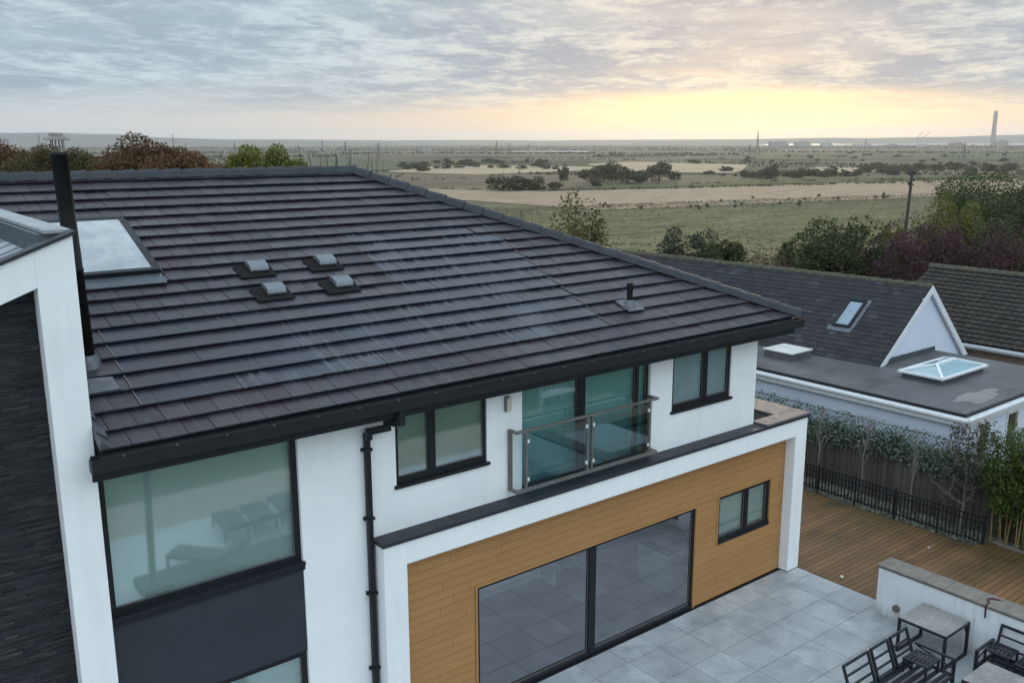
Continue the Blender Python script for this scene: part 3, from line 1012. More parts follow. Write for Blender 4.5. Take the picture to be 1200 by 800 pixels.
for k in range(9):
    s0 = 0.03 + k * GA * 0.5
    w = 0.12 + 0.03 * math.sin(k * 2.1)
    if k > 3: w = 0.05
    m.hexa([on_roof(2.505, s0, .058), on_roof(2.505 + w, s0, .062), on_roof(2.505 + w, s0 + .19, .05), on_roof(2.505, s0 + .19, .05)],
           [on_roof(2.505, s0, .20), on_roof(2.505 + w, s0, .072), on_roof(2.505 + w, s0 + .19, .062), on_roof(2.505, s0 + .19, .19)])
m.build('step_flashing', M['lead'], house)

for o_ in (fo, *[c for c in fo.children if c.name.startswith('cowl')]):
    for vv in o_.data.vertices:
        vv.co.x -= 0.10 * max(0.0, vv.co.z - 6.45) / 3.1
# --- left wing: rendered gable frame, stone, raked coping, sheet roof
AX, AZ, TS = 2.50, 8.40, 0.377
YP = 11.10
XW = -1.6


def zt(x): return AZ + TS * (x - AX)


pg = MB()
# pier
pg.prism([(2.09, YP, -0.4), (AX, YP, -0.4), (AX, YP, zt(AX)), (2.09, YP, zt(2.09))], (0, 0.26, 0))
pg.prism([(XW, YP, zt(XW) - 0.46), (2.09, YP, zt(2.09) - 0.415), (2.09, YP, zt(2.09)), (XW, YP, zt(XW))], (0, 0.26, 0))
pg.build('gable_frame', M['render'], house, bevel=0.006)
pg = MB()
pg.prism([(AX - 0.3, YP + 0.262, -0.4), (AX, YP + 0.262, -0.4), (AX, YP + 0.262, AZ), (AX - 0.3, YP + 0.262, zt(AX - .3))], (0, 6.0, 0))
pg.build('parapet_wall', M['render'], house)
sw = MB(); rs = random.Random(5)
zz = 1.5
while zz < 8.0:
    hgt = rs.choice((0.028, 0.036, 0.036, 0.045))
    xx = 0.5 + rs.uniform(-0.2, 0)
    while xx < 2.085:
        w = rs.uniform(0.12, 0.42)
        x1 = min(xx + w, 2.086)
        top = zt((xx + x1) / 2) - 0.40
        if zz < top:
            d = rs.uniform(0, 0.022)
            sw.box(xx + 0.001, x1 - 0.001, YP + 0.235 - d, YP + 0.27, zz + 0.0015, zz + hgt - 0.0015)
        xx = x1 + 0.0005
    zz += hgt
swo = sw.build('stone_cladding', M['stone'], house)
pg = MB(); pg.box(XW, 2.2, YP + 0.272, YP + 0.4, -0.4, 7.62); pg.box(XW, 0.5, YP + 0.235, YP + 0.271, -0.4, 7.0); pg.build('stone_backing', M['stone'], house)
cp = MB()
cw = 0.02
cp.prism([(XW, YP - 0.03, zt(XW) + .002), (AX + 0.03, YP - 0.03, zt(AX) + .002), (AX + 0.03, YP - 0.03, zt(AX) + 0.045), (XW, YP - 0.03, zt(XW) + 0.045)], (0, 0.22, 0))
cp.build('raked_coping', M['cap'], house, bevel=0.005)
cp = MB(); cp.box(AX - 0.25, AX + 0.03, YP + 0.192, 17.3, AZ + 0.002, AZ + 0.047); cp.build('side_coping', M['frosted_top'], house, bevel=0.006)
cp = MB(); cp.box(AX - 0.31, AX - 0.255, YP + 0.27, 17.3, AZ - 0.30, AZ - 0.005); cp.build('upstand_flashing', M['leadd'], house)
zr = MB()
zr.prism([(XW, YP + 0.27, zt(XW) - 0.16), (AX - 0.31, YP + 0.27, zt(AX - .31) - 0.12), (AX - 0.31, YP + 0.27, zt(AX - .31) - 0.18), (XW, YP + 0.27, zt(XW) - 0.22)], (0, 6.0, 0))
for k in range(12):
    yy = YP + 0.75 + k * 0.5
    zr.prism([(XW, yy, zt(XW) - 0.158), (AX - 0.32, yy, zt(AX - .32) - 0.12), (AX - 0.32, yy, zt(AX - .32) - 0.095), (XW, yy, zt(XW) - 0.13)], (0, 0.03, 0))
zr.build('wing_roof', M['zinc'], house)

# ================================================================== PATIO, DECK, GARDEN FLOOR
pav = MB(); tw = 0.823
rp = random.Random(9)
for i in range(-8, 14):
    for j in range(-14, 4):
        x1 = 16.92 - i * tw; x0 = x1 - tw
        y0 = 9.05 + j * tw; y1 = y0 + tw
        if y0 >= 11.25 or x1 > 16.93: continue
        if y1 <= 4.2: continue
        y1 = min(y1, 11.245)
        dz = rp.uniform(-0.0012, 0.0012)
        pav.box(x0 + 0.005, x1 - 0.005, y0 + 0.005, y1 - 0.005, -0.02, dz)
tag(pav.build('patio', M['paver']), kind='structure')
b = MB(); b.box(5.2, 16.93, 3.0, 11.29, -0.3, -0.006); tag(b.build('patio_base', M['grout']), kind='structure')
dk = MB(); rd = random.Random(4)
dx1 = 21.12
y = 3.2
bw = 0.141
while y < 20:
    x = 16.935 if y > 4.2 else 16.935
    e = dx1 + rd.uniform(-0.015, 0.015)
    if y > 9.07:
        if rd.random() < 0.75:
            c = rd.uniform(17.6, 20.5)
            dk.box(x, c - .0015, y, y + bw - 0.013, -0.03, 0.0); dk.box(c + .0015, e, y, y + bw - 0.013, -0.03, 0.0)
        else: dk.box(x, e, y, y + bw - 0.013, -0.03, 0.0)
    elif y < 8.75:
        dk.box(x, 21.5, y, y + bw - 0.013, -0.03, 0.05)
    y += bw
dk.box(16.935, 21.55, 8.77, 8.915, -0.03, 0.055); dk.box(16.935, 21.55, 8.923, 9.062, -0.03, 0.055)
tag(dk.build('deck', M['deck']), kind='structure')
b = MB(); b.box(16.936, 21.2, 3.0, 20, -0.2, -0.034); tag(b.build('deck_base', M['void']), kind='structure')

b = MB(); b.box(21.22, 22.95, 1.5, 24, -0.35, -0.06); tag(b.build('planting_bed', M['gravel']), kind='structure')
b = MB(); rs = random.Random(21)
for _ in range(2600):
    c = Vector((rs.uniform(21.3, 22.12), rs.uniform(8.4, 16.5), -0.05)); s = rs.uniform(0.02, 0.065)
    vs = []
    for (dx, dy, dz) in ((1, 0, 0), (0, 1, 0), (-1, 0, 0), (0, -1, 0), (0, 0, .7), (0, 0, -.5)):
        vs.append(c + Vector((dx * rs.uniform(.6, 1.2), dy * rs.uniform(.6, 1.2), dz * rs.uniform(.7, 1.1))) * s)
    b.add(vs, [(0, 1, 4), (1, 2, 4), (2, 3, 4), (3, 0, 4), (1, 0, 5), (2, 1, 5), (3, 2, 5), (0, 3, 5)])
tag(b.build('bed_stones', M['pebble'], recalc=False), 'small mossy stones covering the bed under the reed fence', 'stones', kind='stuff')
kb = MB(); kb.bar((21.62, 8.9, 0.0), (21.45, 6.0, 0.0), 0.12, 0.14)
tag(kb.build('edging_kerb', M['concrete_cop'], bevel=0.01), 'pale stone edging at the foot of the bamboo', 'kerb')
# behind the camera: terrace, gravel band, lawn (mirrored in the glass)
b = MB(); b.box(-12, 5.2, 3.0, 11.0, -0.3, -0.01); b.box(-12, 21.2, 0.70, 2.99, -0.3, -0.01); tag(b.build('terrace', M['pale_paving']), kind='structure')
b = MB(); b.box(-14, 24, -1.5, 0.7, -0.3, -0.02); tag(b.build('gravel_path', M['sandy']), kind='structure')
M['lawn'] = simple('lawn_grass', (0.055, 0.085, 0.03), (0.035, 0.06, 0.022), 0.9, 0.7, 0.5, 60)
b = MB(); b.box(-40, 40, -45, -1.5, -0.4, -0.05); tag(b.build('lawn', M['lawn']), kind='structure')

# low garden wall
lw = empty('garden_wall', (16.68, 6, 0), 'low white painted garden wall with stone coping between patio and deck', 'wall')
m = MB(); m.box(16.45, 16.90, 1.5, 8.89, -0.05, 0.985); m.build('wall', M['lowwall'], lw, bevel=0.008)
m = MB(); m.box(16.435, 16.915, 1.5, 8.905, 0.987, 1.0); m.build('damp_course', M['void'], lw)
m = MB(); y = 8.915
for L in (0.95, 0.42, 0.62, 1.05, 0.5, 0.9, 0.9, 0.9, 0.9):
    m.box(16.42, 16.93, y - L + 0.006, y, 1.002, 1.052 + random.uniform(-.002, .002)); y -= L
m.build('coping', M['concrete_cop'], lw, bevel=0.006)
m = MB(); m.tube([(16.40, 8.44, 0.26), (16.452, 8.44, 0.26)], 0.075, 20); m.tube([(16.385, 8.44, 0.26), (16.401, 8.44, 0.26)], 0.05, 16)
m.build('wall_light', M['steel'], lw)
m = MB(); m.box(16.42, 16.452, 7.03, 7.08, 0.38, 0.46); m.build('socket_box', M['black_metal'], lw)
# dark red cord over the coping
m = MB(); pts = [(16.80, 6.66, 1.062), (16.74, 6.78, 1.07), (16.66, 6.84, 1.072), (16.60, 6.80, 1.07), (16.53, 6.74, 1.067), (16.43, 6.75, 1.065), (16.405, 6.75, 1.03), (16.42, 6.75, 0.95), (16.43, 6.75, 0.8)]
m.tube(pts, 0.016, 7)
tag(m.build('cord', M['red_cord'], loc=(16.6, 6.75, 0.8), smooth=True), 'dark red cord draped over the coping of the low white wall', 'cord')
# ball and litter on the deck
m = MB(); m.lathe((17.20, 10.13, 0.0), [(0.0001, 0)] + [(0.042 * math.sin(math.pi * k / 10), 0.042 - 0.042 * math.cos(math.pi * k / 10)) for k in range(1, 10)] + [(0.0001, 0.084)], 16)
tag(m.build('ball', M['ball'], loc=(17.2, 10.13, 0), smooth=True), 'small pale ball lying on the brown deck near the patio corner', 'ball')
p = on_z(1089, 642, 0.002)
m = MB(); m.add([(p.x, p.y, .003), (p.x + .06, p.y + .01, .012), (p.x + .07, p.y + .05, .004), (p.x + .02, p.y + .06, .014)], [(0, 1, 2), (0, 2, 3)])
m.add([(p.x + .01, p.y, .02), (p.x + .05, p.y - .01, .004), (p.x + .05, p.y + .03, .018)], [(0, 1, 2)])
tag(m.build('litter', M['white_paint'], loc=(p.x, p.y, 0)), 'scrap of white paper on the deck near the black railing', 'litter')

# ================================================================== FURNITURE


def stone_table(x0, x1, y0, y1, h, label, sled=True):
    t = empty('stone_top_table', ((x0 + x1) / 2, (y0 + y1) / 2, 0), label, 'table')
    w = 0.05
    f = MB()
    f.box(x0, x1, y0, y0 + w, h - 0.05, h - 0.002); f.box(x0, x1, y1 - w, y1, h - 0.05, h - 0.002)
    f.box(x0, x0 + w, y0 + w, y1 - w, h - 0.05, h - 0.002); f.box(x1 - w, x1, y0 + w, y1 - w, h - 0.05, h - 0.002)
    f.build('frame', M['furn'], t, bevel=0.004)
    for xx in (x0, x1 - w):
        for yy in (y0, y1 - w):
            q = MB(); q.box(xx, xx + w, yy, yy + w, 0.0, h - 0.051); q.build('leg', M['furn'], t, bevel=0.004)
    for yy in (y0, y1 - w):
        q = MB(); q.box(x0 + w, x1 - w, yy, yy + w, 0.002, 0.05); q.build('base_rail', M['furn'], t, bevel=0.004)
    q = MB(); q.box(x0 + 0.012, x1 - 0.012, y0 + 0.012, y1 - 0.012, h - 0.0015, h + 0.008); q.build('table_top', M['tabletop'], t)
    return t


stone_table(15.38, 16.29, 6.93, 7.85, 0.69, 'square dark metal table with a mottled stone top, beside the low white wall')
stone_table(14.68, 15.58, 4.75, 6.29, 0.45, 'low dark table with a long pale stone top at the bottom right corner')


def slat_stool(x0, x1, y0, y1, zb, zt_, label):
    t = empty('slatted_stool', ((x0 + x1) / 2, (y0 + y1) / 2, zb), label, 'stool', 'small slatted stools set on the sofa frames')
    f = MB(); w = 0.045
    f.box(x0, x1, y0, y0 + w, zt_ - .03, zt_); f.box(x0, x1, y1 - w, y1, zt_ - .03, zt_)
    f.box(x0, x0 + w, y0 + w, y1 - w, zt_ - .03, zt_); f.box(x1 - w, x1, y0 + w, y1 - w, zt_ - .03, zt_)
    f.build('top_frame', M['furn'], t, bevel=0.003)
    q = MB(); k = 5; L = y1 - y0 - 2 * w
    for i in range(k):
        c = y0 + w + L * (i + 0.5) / k
        q.box(x0 + w, x1 - w, c - L / k * 0.32, c + L / k * 0.32, zt_ - .022, zt_ - .004)
    q.box((x0 + x1) / 2 - .03, (x0 + x1) / 2 + .03, y0 + w, y1 - w, zt_ - 0.0035, zt_ + .001)
    q.build('slats', M['furn'], t)
    for xx in (x0, x1 - .035):
        for yy in (y0, y1 - .035):
            q = MB(); q.box(xx, xx + .035, yy, yy + .035, zb, zt_ - .031); q.build('leg', M['furn'], t)
    return t


def sofa(origin, rz, L, label, arms, panels, D=0.80, backh=0.80, seat=0.27):
    """local: x along the length 0..L, y 0 (back) .. -D (front)"""
    t = empty('sofa_frame', (0, 0, 0), label, 'sofa', None)
    w = 0.05
    f = MB()
    f.box(0, L, -w, 0, seat - .05, seat); f.box(0, L, -D, -D + w, seat - .05, seat)
    f.box(0, w, -D + w, -w, seat - .05, seat); f.box(L - w, L, -D + w, -w, seat - .05, seat)
    nsl = int(L / 0.145)
    f.build('seat_frame', M['furn'], t, bevel=0.004)
    q = MB()
    for i in range(5):
        c = -D + w + (D - 2 * w) * (i + 0.5) / 5
        q.box(w, L - w, c - 0.038, c + 0.038, seat - .03, seat - .01)
    q.build('seat_slats', M['furn'], t)
    for xx in (0, L - w):
        for yy in (-D, -w):
            q = MB(); q.box(xx, xx + w, yy, yy + w, 0, seat - .051); q.build('leg', M['furn'], t)
    for (a, b) in panels:                      # reclined ladder backs
        q = MB()
        y0, y1 = -0.10, 0.10
        bz = seat + 0.01
        q.bar((a + .02, y0, bz), (a + .02, y1, backh), 0.04, 0.04); q.bar((b - .02, y0, bz), (b - .02, y1, backh), 0.04, 0.04)
        for k in (0.05, 0.36, 0.68, 1.0):
            q.bar((a, y0 + (y1 - y0) * k, bz + (backh - bz) * k), (b, y0 + (y1 - y0) * k, bz + (backh - bz) * k), 0.038, 0.038 if k in (0.05, 1.0) else 0.022)
        q.build('back_panel', M['furn'], t)
    for a in arms:
        q = MB(); ah = 0.54
        q.box(a, a + w, -D, -0.06, ah, ah + .03)
        q.box(a, a + w, -D, -D + w, seat + .001, ah - .001)
        q.bar((a + w / 2, -0.1, ah - .02), (a + w / 2, -D + w + .001, ah - .16), 0.02, 0.02)
        q.build('arm', M['furn'], t)
    t.location = origin; t.rotation_euler.z = rz
    return t


sofa((12.90, 7.36, 0), 0, 2.14, 'dark metal sofa frame without cushions, three ladder backs, in front of the square table', [0.0, 2.09], [(0.02, 0.80), (0.86, 1.42), (1.48, 2.06)])
sofa((16.30, 6.50, 0), R(-90), 2.2, 'dark metal sofa frame with its back against the low white wall', [0.0], [(0.06, 0.78), (0.84, 1.5)], D=0.72)
slat_stool(14.40, 14.86, 6.76, 7.20, 0.272, 0.545, 'small slatted metal stool standing on the three-back sofa frame')
slat_stool(15.80, 16.22, 6.02, 6.44, 0.272, 0.545, 'small slatted metal stool on the sofa frame against the white wall, nearest its arm')
slat_stool(15.78, 16.20, 5.50, 5.92, 0.272, 0.50, 'small slatted stool cut by the right edge, second on the sofa against the wall')

# things mirrored in the windows
bh_ = empty('basketball_hoop', (5.2, 3.8, 0), 'dark basketball hoop on a pole, seen mirrored in the large left window', 'hoop')
m = MB(); m.box(4.9, 5.5, 3.4, 4.2, 0, 0.18); m.build('base', M['furn'], bh_)
m = MB(); m.bar((5.2, 3.8, 0.18), (5.3, 3.7, 3.0), 0.12); m.build('pole', M['furn'], bh_)
m = MB(); m.bar((5.3, 3.7, 2.9), (5.7, 3.5, 3.2), 0.06); m.box(5.2, 6.3, 3.44, 3.48, 2.9, 2.94); m.box(5.2, 6.3, 3.44, 3.48, 3.6, 3.64); m.box(5.2, 5.24, 3.44, 3.48, 2.941, 3.6); m.box(6.26, 6.3, 3.44, 3.48, 2.941, 3.6)
m.build('backboard', M['furn'], bh_)
m = MB(); m.tube([(5.75 + .22 * math.cos(a * .524), 3.2 + .22 * math.sin(a * .524), 3.0) for a in range(13)], 0.012, 6); m.build('ring', M['furn'], bh_)
lg0 = None
for i, (lx, ly, rz, lab) in enumerate(((7.6, 2.3, 0.1, 'first'), (8.35, 2.25, 0.1, 'second'), (9.15, 2.1, 0.1, 'third'), (6.5, 3.6, -0.7, 'turned'))):
    lab = {'first': 'left', 'second': 'middle', 'third': 'right'}.get(lab)
    lab = ('dark padded lounger, %s one of the row mirrored in the large window' % lab) if lab else 'dark padded lounger standing askew near the hoop, mirrored in the large window'
    if lg0 is None:
        lg0 = empty('sun_lounger', (0, 0, 0), lab, 'lounger', 'loungers mirrored in the large window')
        m = MB(); m.box(-.3, .3, -.9, .3, 0.28, 0.36); m.hexa([(-.3, .3, .28), (.3, .3, .28), (.3, .9, .6), (-.3, .9, .6)], [(-.3, .28, .36), (.3, .28, .36), (.3, .88, .68), (-.3, .88, .68)])
        m.build('cushion', M['furn'], lg0)
        m = MB()
        for a in (-.28, .28):
            for c in (-.85, .25): m.bar((a, c, 0), (a, c, .28), .05)
        m.build('legs', M['furn'], lg0)
        o = lg0
    else: o = copy_tree(lg0)
    o.location = (lx, ly, 0); o.rotation_euler.z = rz; o['label'] = lab
bn = empty('garden_bench', (21.4, -1.9, 0), 'white curved-back garden bench mirrored in the upper sliding door', 'bench')
m = MB()
cpts = [(21.4 + 1.2 * math.cos(a), -3.0 + 1.2 * math.sin(a)) for a in [R(25 + 130 * k / 12) for k in range(13)]]
cpts = [(x_, -1.9 - (y_ + 1.8) * 1.0) for x_, y_ in cpts]
m.tube([(a, b, 1.35) for a, b in cpts], 0.04, 6)
for a, b in cpts: m.bar((a, b, .45), (a, b, 1.35), .035)
m.build('backrest', M['white_paint'], bn)
m = MB(); m.prism([(a, b, .42) for a, b in cpts], (0, 0, .05)); m.build('seat', M['white_paint'], bn)
m = MB()
for a, b in cpts[::4]: m.bar((a, b, 0), (a, b, .42), .06)
m.build('legs', M['white_paint'], bn)

# ================================================================== FOLIAGE TOOLS
NPR = np.random.default_rng(5)


def leaves_mesh(cent, size, flat=0.0, aspect=1.6, rng=NPR, droop=0.0):
    """one diamond leaf per centre, random orientation"""
    n = len(cent)
    cent = np.asarray(cent, float)
    a = rng.normal(size=(n, 3)); a[:, 2] *= (1 - flat); a[:, 2] -= droop
    a /= np.linalg.norm(a, axis=1)[:, None]
    b = rng.normal(size=(n, 3)); b -= a * (a * b).sum(1)[:, None]
    b /= np.linalg.norm(b, axis=1)[:, None]
    sz = size * rng.uniform(0.6, 1.35, n)[:, None]
    nn = np.cross(a, b)
    p0 = cent - a * sz * aspect / 2; p1 = cent + b * sz / 2 + nn * sz * .12; p2 = cent + a * sz * aspect / 2; p3 = cent - b * sz / 2 + nn * sz * .12
    v = np.stack([p0, p1, p2, p3], 1).reshape(-1, 3)
    f = np.arange(4 * n).reshape(-1, 4)
    return v, f


def mesh_np(name, v, f, m, parent=None, loc=None):
    me = bpy.data.meshes.new(name)
    v = np.asarray(v, np.float32)
    me.vertices.add(len(v)); me.vertices.foreach_set('co', v.ravel())
    nf = len(f); k = f.shape[1]
    me.loops.add(nf * k); me.loops.foreach_set('vertex_index', f.astype(np.int32).ravel())
    me.polygons.add(nf); me.polygons.foreach_set('loop_start', np.arange(0, nf * k, k, dtype=np.int32))
    me.update(calc_edges=True)
    me.materials.append(m)
    o = bpy.data.objects.new(name, me); COL.objects.link(o)
    if parent is not None: o.parent = parent; ROOT[o.name] = ROOT.get(parent.name, Vector())
    elif loc is not None: o.location = loc
    return o


def clump_points(clumps, per, rng, shell=0.75):
    """clumps: (x,y,z,rx,ry,rz)"""
    out = []
    for (x, y, z, rx, ry, rz) in clumps:
        k = max(4, int(per))
        d = rng.normal(size=(k, 3)); d /= np.linalg.norm(d, axis=1)[:, None]
        r = rng.uniform(0, 1, k) ** 0.33
        r = np.where(rng.uniform(size=k) < shell, 0.72 + 0.36 * rng.uniform(size=k), r)
        out.append(np.array([x, y, z]) + d * r[:, None] * np.array([rx, ry, rz]))
    return np.concatenate(out)


def crown_clumps(W, H, zc, rng, n=26, cs=0.28):
    """clump ellipsoids spread through an ellipsoid crown W wide, H tall, centre zc"""
    cl = []
    for _ in range(n):
        d = rng.normal(size=3); d /= np.linalg.norm(d)
        r = 0.9 * rng.uniform(0.1, 1.0) ** 0.45
        s = cs * rng.uniform(0.6, 1.25)
        c = np.array([d[0] * W / 2 * r, d[1] * W / 2 * r, zc + d[2] * H / 2 * r])
        cl.append((*c, W / 2 * s * 1.15, W / 2 * s * 1.15, H / 2 * s * 0.95))
    return cl


def branches(mb, base, top_r, H, rng, nl=6, spread=0.5, r0=0.12, twig=2, start=0.3, up=0.75):
    base = Vector(base)
    trunk = [base + Vector((rng.normal() * .02 * H * t, rng.normal() * .02 * H * t, H * t)) for t in (0, .25, .5, .75, 1.0)]
    mb.tube(trunk, [r0, r0 * .8, r0 * .62, r0 * .4, r0 * .15], 7)
    for i in range(nl):
        t = start + (0.95 - start) * (i + rng.uniform(0, .6)) / nl
        k = min(3, int(t * 4)); p = trunk[k].lerp(trunk[k + 1], t * 4 - k)
        a = rng.uniform(0, 6.283)
        L = spread * H * (1.1 - t * .7) * rng.uniform(.6, 1.1)
        d = Vector((math.cos(a), math.sin(a), up * rng.uniform(.6, 1.4))).normalized()
        m1 = p + d * L * .5; e = p + d * L + Vector((0, 0, .12 * L))
        rr = r0 * (1 - t) * .55 + r0 * .08
        mb.tube([p, m1, e], [rr, rr * .65, rr * .2], 5)
        for j in range(twig):
            q = p.lerp(e, rng.uniform(.35, .95))
            dd = (d + Vector((rng.normal() * .6, rng.normal() * .6, rng.uniform(0, .6)))).normalized()
            e2 = q + dd * L * rng.uniform(.3, .6)
            mb.tube([q, q.lerp(e2, .5) + Vector((0, 0, .03 * L)), e2], [rr * .45, rr * .3, rr * .1], 4)
            if twig > 2:
                for _ in range(2):
                    q2 = q.lerp(e2, rng.uniform(.3, .9)); d3 = (dd + Vector((rng.normal() * .6, rng.normal() * .6, rng.uniform(0, .7)))).normalized()
                    mb.tube([q2, q2 + d3 * L * rng.uniform(.15, .35)], [rr * .22, rr * .07], 3)


def leafy_tree(name, loc, W, H, label, lm, seed, bark='bark', crown_base=0.2, leaf=0.16, per=170, ncl=34, cat='tree', group=None, cs=0.28, r0=None, open_=0.75, shell=True):
    rng = np.random.default_rng(seed)
    t = empty(name, (0, 0, 0), label, cat, group)
    if H * W < 1e-6: return t
    mb = MB(); r0 = r0 or H * 0.022
    branches(mb, (0, 0, 0), 0, H * 0.85, rng, 9, 0.42, r0, 2, 0.2)
    mb.build('trunk', M[bark], t, recalc=False)
    zc = H * (crown_base + 1) / 2; hh = H * (1 - crown_base)
    cl = crown_clumps(W, hh, zc, rng, ncl, cs)
    p = clump_points(cl, per, rng, open_)
    p[:, 2] *= H / np.percentile(p[:, 2], 99.3)
    for q in (0, 1): p[:, q] *= W / (np.percentile(p[:, q], 99) - np.percentile(p[:, q], 1))
    p[:, 2] = np.maximum(p[:, 2], 0.05)
    v, f = leaves_mesh(p, leaf, rng=rng)
    mesh_np('crown', v, f, M[lm], t)
    t.location = loc
    t.rotation_euler.z = rng.uniform(0, 6)
    return t


M['leaf_brown'] = leaf_mat('autumn_brown_leaf', [(0.060, 0.032, 0.016), (0.11, 0.056, 0.025), (0.16, 0.080, 0.034), (0.12, 0.078, 0.038)])
M['leaf_olive'] = leaf_mat('olive_leaf', [(0.050, 0.040, 0.018), (0.090, 0.070, 0.028), (0.13, 0.092, 0.038)])
M['leaf_rust'] = leaf_mat('rust_leaf', [(0.085, 0.042, 0.018), (0.15, 0.075, 0.03), (0.19, 0.095, 0.038)])
M['leaf_lime'] = leaf_mat('yellow_green_leaf', [(0.09, 0.10, 0.022), (0.17, 0.17, 0.04), (0.24, 0.23, 0.065)])
M['leaf_green'] = leaf_mat('dark_green_leaf', [(0.028, 0.035, 0.014), (0.055, 0.064, 0.024), (0.095, 0.10, 0.038)])
M['leaf_midgreen'] = leaf_mat('mid_green_leaf', [(0.03, 0.045, 0.014), (0.06, 0.085, 0.025), (0.10, 0.125, 0.04)])
M['leaf_purple'] = leaf_mat('purple_leaf', [(0.034, 0.017, 0.020), (0.070, 0.032, 0.037), (0.115, 0.060, 0.060)])
M['leaf_yellow'] = leaf_mat('yellow_leaf', [(0.12, 0.11, 0.025), (0.20, 0.17, 0.04), (0.09, 0.09, 0.025)])
M['leaf_drybrown'] = leaf_mat('dry_brown_leaf', [(0.05, 0.034, 0.02), (0.11, 0.10, 0.03), (0.17, 0.15, 0.05)])
M['leaf_ivy'] = leaf_mat('ivy_leaf', [(0.065, 0.085, 0.062), (0.14, 0.17, 0.135), (0.26, 0.30, 0.25)], 0.4, 0.1)
M['leaf_bamboo'] = leaf_mat('bamboo_leaf', [(0.028, 0.045, 0.010), (0.06, 0.09, 0.02), (0.12, 0.155, 0.038)])
M['leaf_grey'] = leaf_mat('grey_green_leaf', [(0.04, 0.042, 0.028), (0.075, 0.078, 0.05), (0.12, 0.115, 0.08)])
M['leaf_far'] = leaf_mat('marsh_tree_leaf', [(0.034, 0.034, 0.018), (0.056, 0.053, 0.028), (0.082, 0.072, 0.040)], trans=0)
M['leaf_farbrown'] = leaf_mat('marsh_bush_leaf', [(0.05, 0.043, 0.026), (0.075, 0.063, 0.040), (0.10, 0.082, 0.052)], trans=0)

# ================================================================== SIDE GARDEN: railing, fence, ivy, trees, bamboo
ra = empty('metal_railing', (21.25, 11.5, 0), 'low black metal railing along the far edge of the deck', 'railing')
m = MB(); y0, y1 = 8.95, 17.5
m.box(21.235, 21.265, y0, y1, 0.70, 0.73); m.box(21.235, 21.265, y0, y1, 0.565, 0.59); m.box(21.235, 21.265, y0, y1, 0.10, 0.13)
m.build('rails', M['black_metal'], ra)
m = MB(); y = y0 + 0.05
while y < y1:
    m.box(21.238, 21.262, y - 0.012, y + 0.012, 0.05, 0.70); y += 0.098
m.build('bars', M['black_metal'], ra)
y = y0 + 0.02
while y < y1:
    m = MB(); m.box(21.232, 21.268, y - 0.018, y + 0.018, -0.03, 0.77); m.lathe((21.25, y, 0.77), [(0.02, 0), (0.027, 0.025), (0.016, 0.05), (0.003, 0.055)], 8)
    m.build('post', M['black_metal'], ra)
    y += 1.12

fe = empty('reed_fence', (22.25, 12, 0), 'brown reed screen fence behind the black railing, ivy along its top', 'fence')
XFN = 22.25
m = MB(); rs = random.Random(3); y = 4.0
while y < 24:
    w = rs.uniform(0.012, 0.02); h = 1.62 + rs.uniform(-.05, .04)
    t = rs.uniform(-.006, .006)
    m.hexa([(XFN - .008 + t, y, -.08), (XFN + .008 + t, y, -.08), (XFN + .008 + t, y + w, -.08), (XFN - .008 + t, y + w, -.08)],
           [(XFN - .008 + t, y + rs.uniform(-.01, .01), h), (XFN + .008 + t, y, h), (XFN + .008 + t, y + w, h), (XFN - .008 + t, y + w, h)])
    y += w + 0.001
m.build('reed_panel', M['reed'], fe, recalc=False)
m = MB(); m.box(XFN + 0.03, XFN + 0.05, 4, 24, -.08, 1.55); m.build('backing_boards', M['reed'], fe)
m = MB(); y = 4.5
while y < 24:
    m.box(XFN + .052, XFN + .13, y, y + .08, -.1, 1.75); y += 1.83
m.build('posts', M['bark'], fe)
m = MB()
for zz in (0.5, 1.05, 1.5):
    m.tube([(XFN - .016, 4, zz), (XFN - .016, 24, zz)], 0.004, 4)
m.build('wires', M['furn'], fe)
# trellis above the fence
trl = empty('trellis', (XFN + .05, 12, 1.6), 'diamond lattice trellis above the reed fence, grown through with ivy', 'trellis')
m = MB(); y = 4.0
while y < 23.5:
    m.bar((XFN + .06, y, 1.5), (XFN + .06, y + .55, 2.02), .010, .006, up=(1, 0, 0)); m.bar((XFN + .07, y + .55, 1.5), (XFN + .07, y, 2.02), .010, .006, up=(1, 0, 0)); y += 0.125
m.build('lattice', M['bark'], trl, recalc=False)
m = MB(); m.box(XFN + .05, XFN + .08, 4, 24, 2.022, 2.037); m.build('top_rail', M['bark'], trl)
# ivy
rng = np.random.default_rng(12)
k = 15000
yy = rng.uniform(9.2, 18.5, k)
zc = 1.47 + 0.06 * np.sin(yy * 1.7) + 0.04 * np.sin(yy * 4.3)
zz = zc + rng.normal(size=k) * 0.20 + np.maximum(0, (10.8 - yy)) * 0.03
xx = XFN - 0.06 + rng.normal(size=k) * 0.075
zz = np.where((zz < 1.05) | (zz > 1.98), zc + rng.uniform(-.3, .3, k), zz)
v, f = leaves_mesh(np.stack([xx, yy, zz], 1), 0.055, rng=rng, aspect=1.15)
k2 = 1700; y2 = rng.uniform(9.2, 18.5, k2); z2 = rng.uniform(1.5, 2.12, k2); x2 = XFN + 0.05 + rng.normal(size=k2) * .04
v2, f2 = leaves_mesh(np.stack([x2, y2, z2], 1), 0.055, rng=rng, aspect=1.15)
o = mesh_np('ivy', np.concatenate([v, v2]), np.concatenate([f, f2 + len(v)]), M['leaf_ivy'])
tag(o, 'grey-green ivy band hanging over the top of the reed fence', 'ivy')

